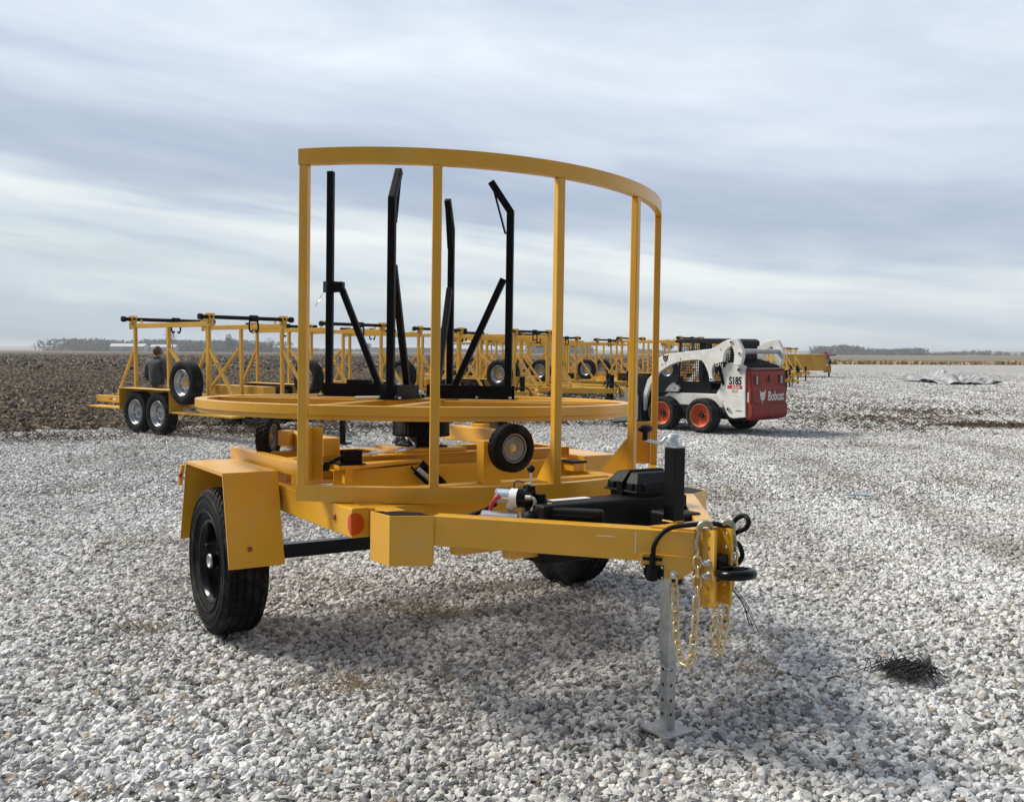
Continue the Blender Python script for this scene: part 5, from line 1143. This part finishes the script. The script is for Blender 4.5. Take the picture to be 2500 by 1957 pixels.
# twigs and weeds on the gravel
def debris(name, spots, mat, lab, cat, seed, ln=.12, th=.004, up=.5):
    mb = MB(); rnd = random.Random(seed)
    for (cx, cy, rx_, ry_, n) in spots:
        for _ in range(n):
            x = cx + rnd.gauss(0, rx_ * .5); y = cy + rnd.gauss(0, ry_ * .5); z = gz(x, y) + (.02 if y < 9 else .045); a = rnd.uniform(0, 6.28); l = ln * rnd.uniform(.4, 1.6)
            p = Vector((x, y, z)); q = p + Vector((math.cos(a) * l * .5, math.sin(a) * l * .5, rnd.uniform(0, up) * l)); r_ = q + Vector((math.cos(a + rnd.uniform(-1, 1)) * l * .5, math.sin(a) * l * .5, rnd.uniform(-.3, up) * l))
            mb.tube([p, q, r_], th * rnd.uniform(.5, 1.2), 4, False)
    o = mb.build(name, mat); tag(o, lab, cat, kind='stuff'); return o
debris('dead_weeds', [(-4.6, 15.9, 2.0, .8, 500), (-2.6, 16.9, 2.6, .9, 500), (.6, 18.3, 2.6, .8, 420), (-7.8, 14.6, 2, .8, 240), (3.0, 19.6, 1.2, .8, 120)], TWIG, 'dark dead weeds and twigs along the gravel edge under the rack trailers', 'weeds', 3, .13, .007, .5)
debris('dead_weeds', [(8.2, 19.8, 2.6, 2.2, 420), (10.2, 22.5, 2.2, 1.6, 300), (7.0, 17.5, 2.2, 1.2, 130), (9.9, 18.3, 1.4, .5, 420), (6.8, 22, 1.8, 1.6, 120), (8.8, 27, 3, 4, 260)], TWIG, 'brown dead weeds scattered on the gravel right of the loader', 'weeds', 8, .13, .010, .35)
debris('dry_tufts', [(-.53, 5.0, .35, .12, 110), (-1.9, 4.6, .25, .1, 40), (-.68, 3.85, .13, .05, 60), (.9, 6.0, .3, .15, 60), (1.45, 8.2, .3, .2, 50), (-2.9, 6.8, .4, .2, 60), (-.1, 5.6, .5, .15, 70), (1.2, 4.1, .2, .1, 25), (2.6, 6.5, .4, .2, 40), (2.3, 9.6, .4, .2, 40)], STEMG, 'tan dry grass tufts poking through the gravel near the front trailer', 'grass', 4, .07, .0018, .6)
debris('twigs', [(x * 1.0, y, .05, .05, 2) for x, y in [(random.uniform(-.5, .5) * k, k) for k in [random.uniform(4, 22) for _ in range(90)]]], TWIG, 'small dark twigs lying about on the gravel yard', 'twigs', 9, .09, .0035, .25)
# litter
mb = MB(); rnd = random.Random(2)
for k in range(170):
    x = 1.78 + rnd.gauss(0, .05); y = 4.10 + rnd.gauss(0, .05); a = rnd.uniform(-1.2, 1.2)
    mb.tube([(x, y, .02), (x + .08 * math.cos(a), y + .05 * math.sin(a), .03 + rnd.random() * .035), (x + .13 * math.cos(a), y + .10 * math.sin(a), .015)], .0024, 4, False, sub=2)
tag(mb.build('black_netting', TARP), 'heap of black netting on the gravel near the lower right corner', 'netting')
def sheet_scrap(name, c, sx, sy, h, mat, lab, cat, seed):
    mb = MB(); n = 22; vs = []
    for j in range(n + 1):
        for i in range(n + 1):
            x = (i / n - .5); y = (j / n - .5); e = 1 - max(abs(x), abs(y)) * 1.6
            vs.append((c[0] + sx * x * (1 + .25 * noise.noise((y * 4, seed, 0))), c[1] + sy * y, c[2] + h * max(0, e) * (.5 + noise.noise((x * 5, y * 5, seed))) + .02))
    mb.add(vs, [(j * (n + 1) + i, j * (n + 1) + i + 1, (j + 1) * (n + 1) + i + 1, (j + 1) * (n + 1) + i) for j in range(n) for i in range(n)], True)
    o = mb.build(name, mat); so_ = o.modifiers.new('t', 'SOLIDIFY'); so_.thickness = .004; tag(o, lab, cat); return o
sheet_scrap('plastic_sheet', (22.2, 46, 0), 2.6, 6, .9, FOIL, 'crumpled white and black plastic sheet on the gravel at the right edge', 'sheet', 4)
mb = MB(); mb.beam((3.45, 9.2, .035), (3.68, 9.15, .03), .035, .006); tag(mb.build('blue_strap', BLU, None), 'short blue strap lying on the gravel to the right', 'strap')
sheet_scrap('plastic_scrap', (-1.72, 14.3, .0), .35, .25, .22, TARP, 'small black plastic scrap on the gravel beside the hanging chain', 'scrap', 9)
# the air itself
hm = bpy.data.materials.new('pale_air'); hm.use_nodes = True; ht = hm.node_tree; ht.nodes.clear()
pv = N(ht, 'ShaderNodeVolumePrincipled'); pv.inputs['Color'].default_value = (.86, .90, .95, 1); pv.inputs['Density'].default_value = .00042; pv.inputs['Anisotropy'].default_value = .2
ho = N(ht, 'ShaderNodeOutputMaterial'); ht.links.new(pv.outputs[0], ho.inputs['Volume'])
hz = MB().box((-5200, -25, -3.2), (5200, 3700, 16)).build('haze', hm); hz['kind'] = 'stuff'
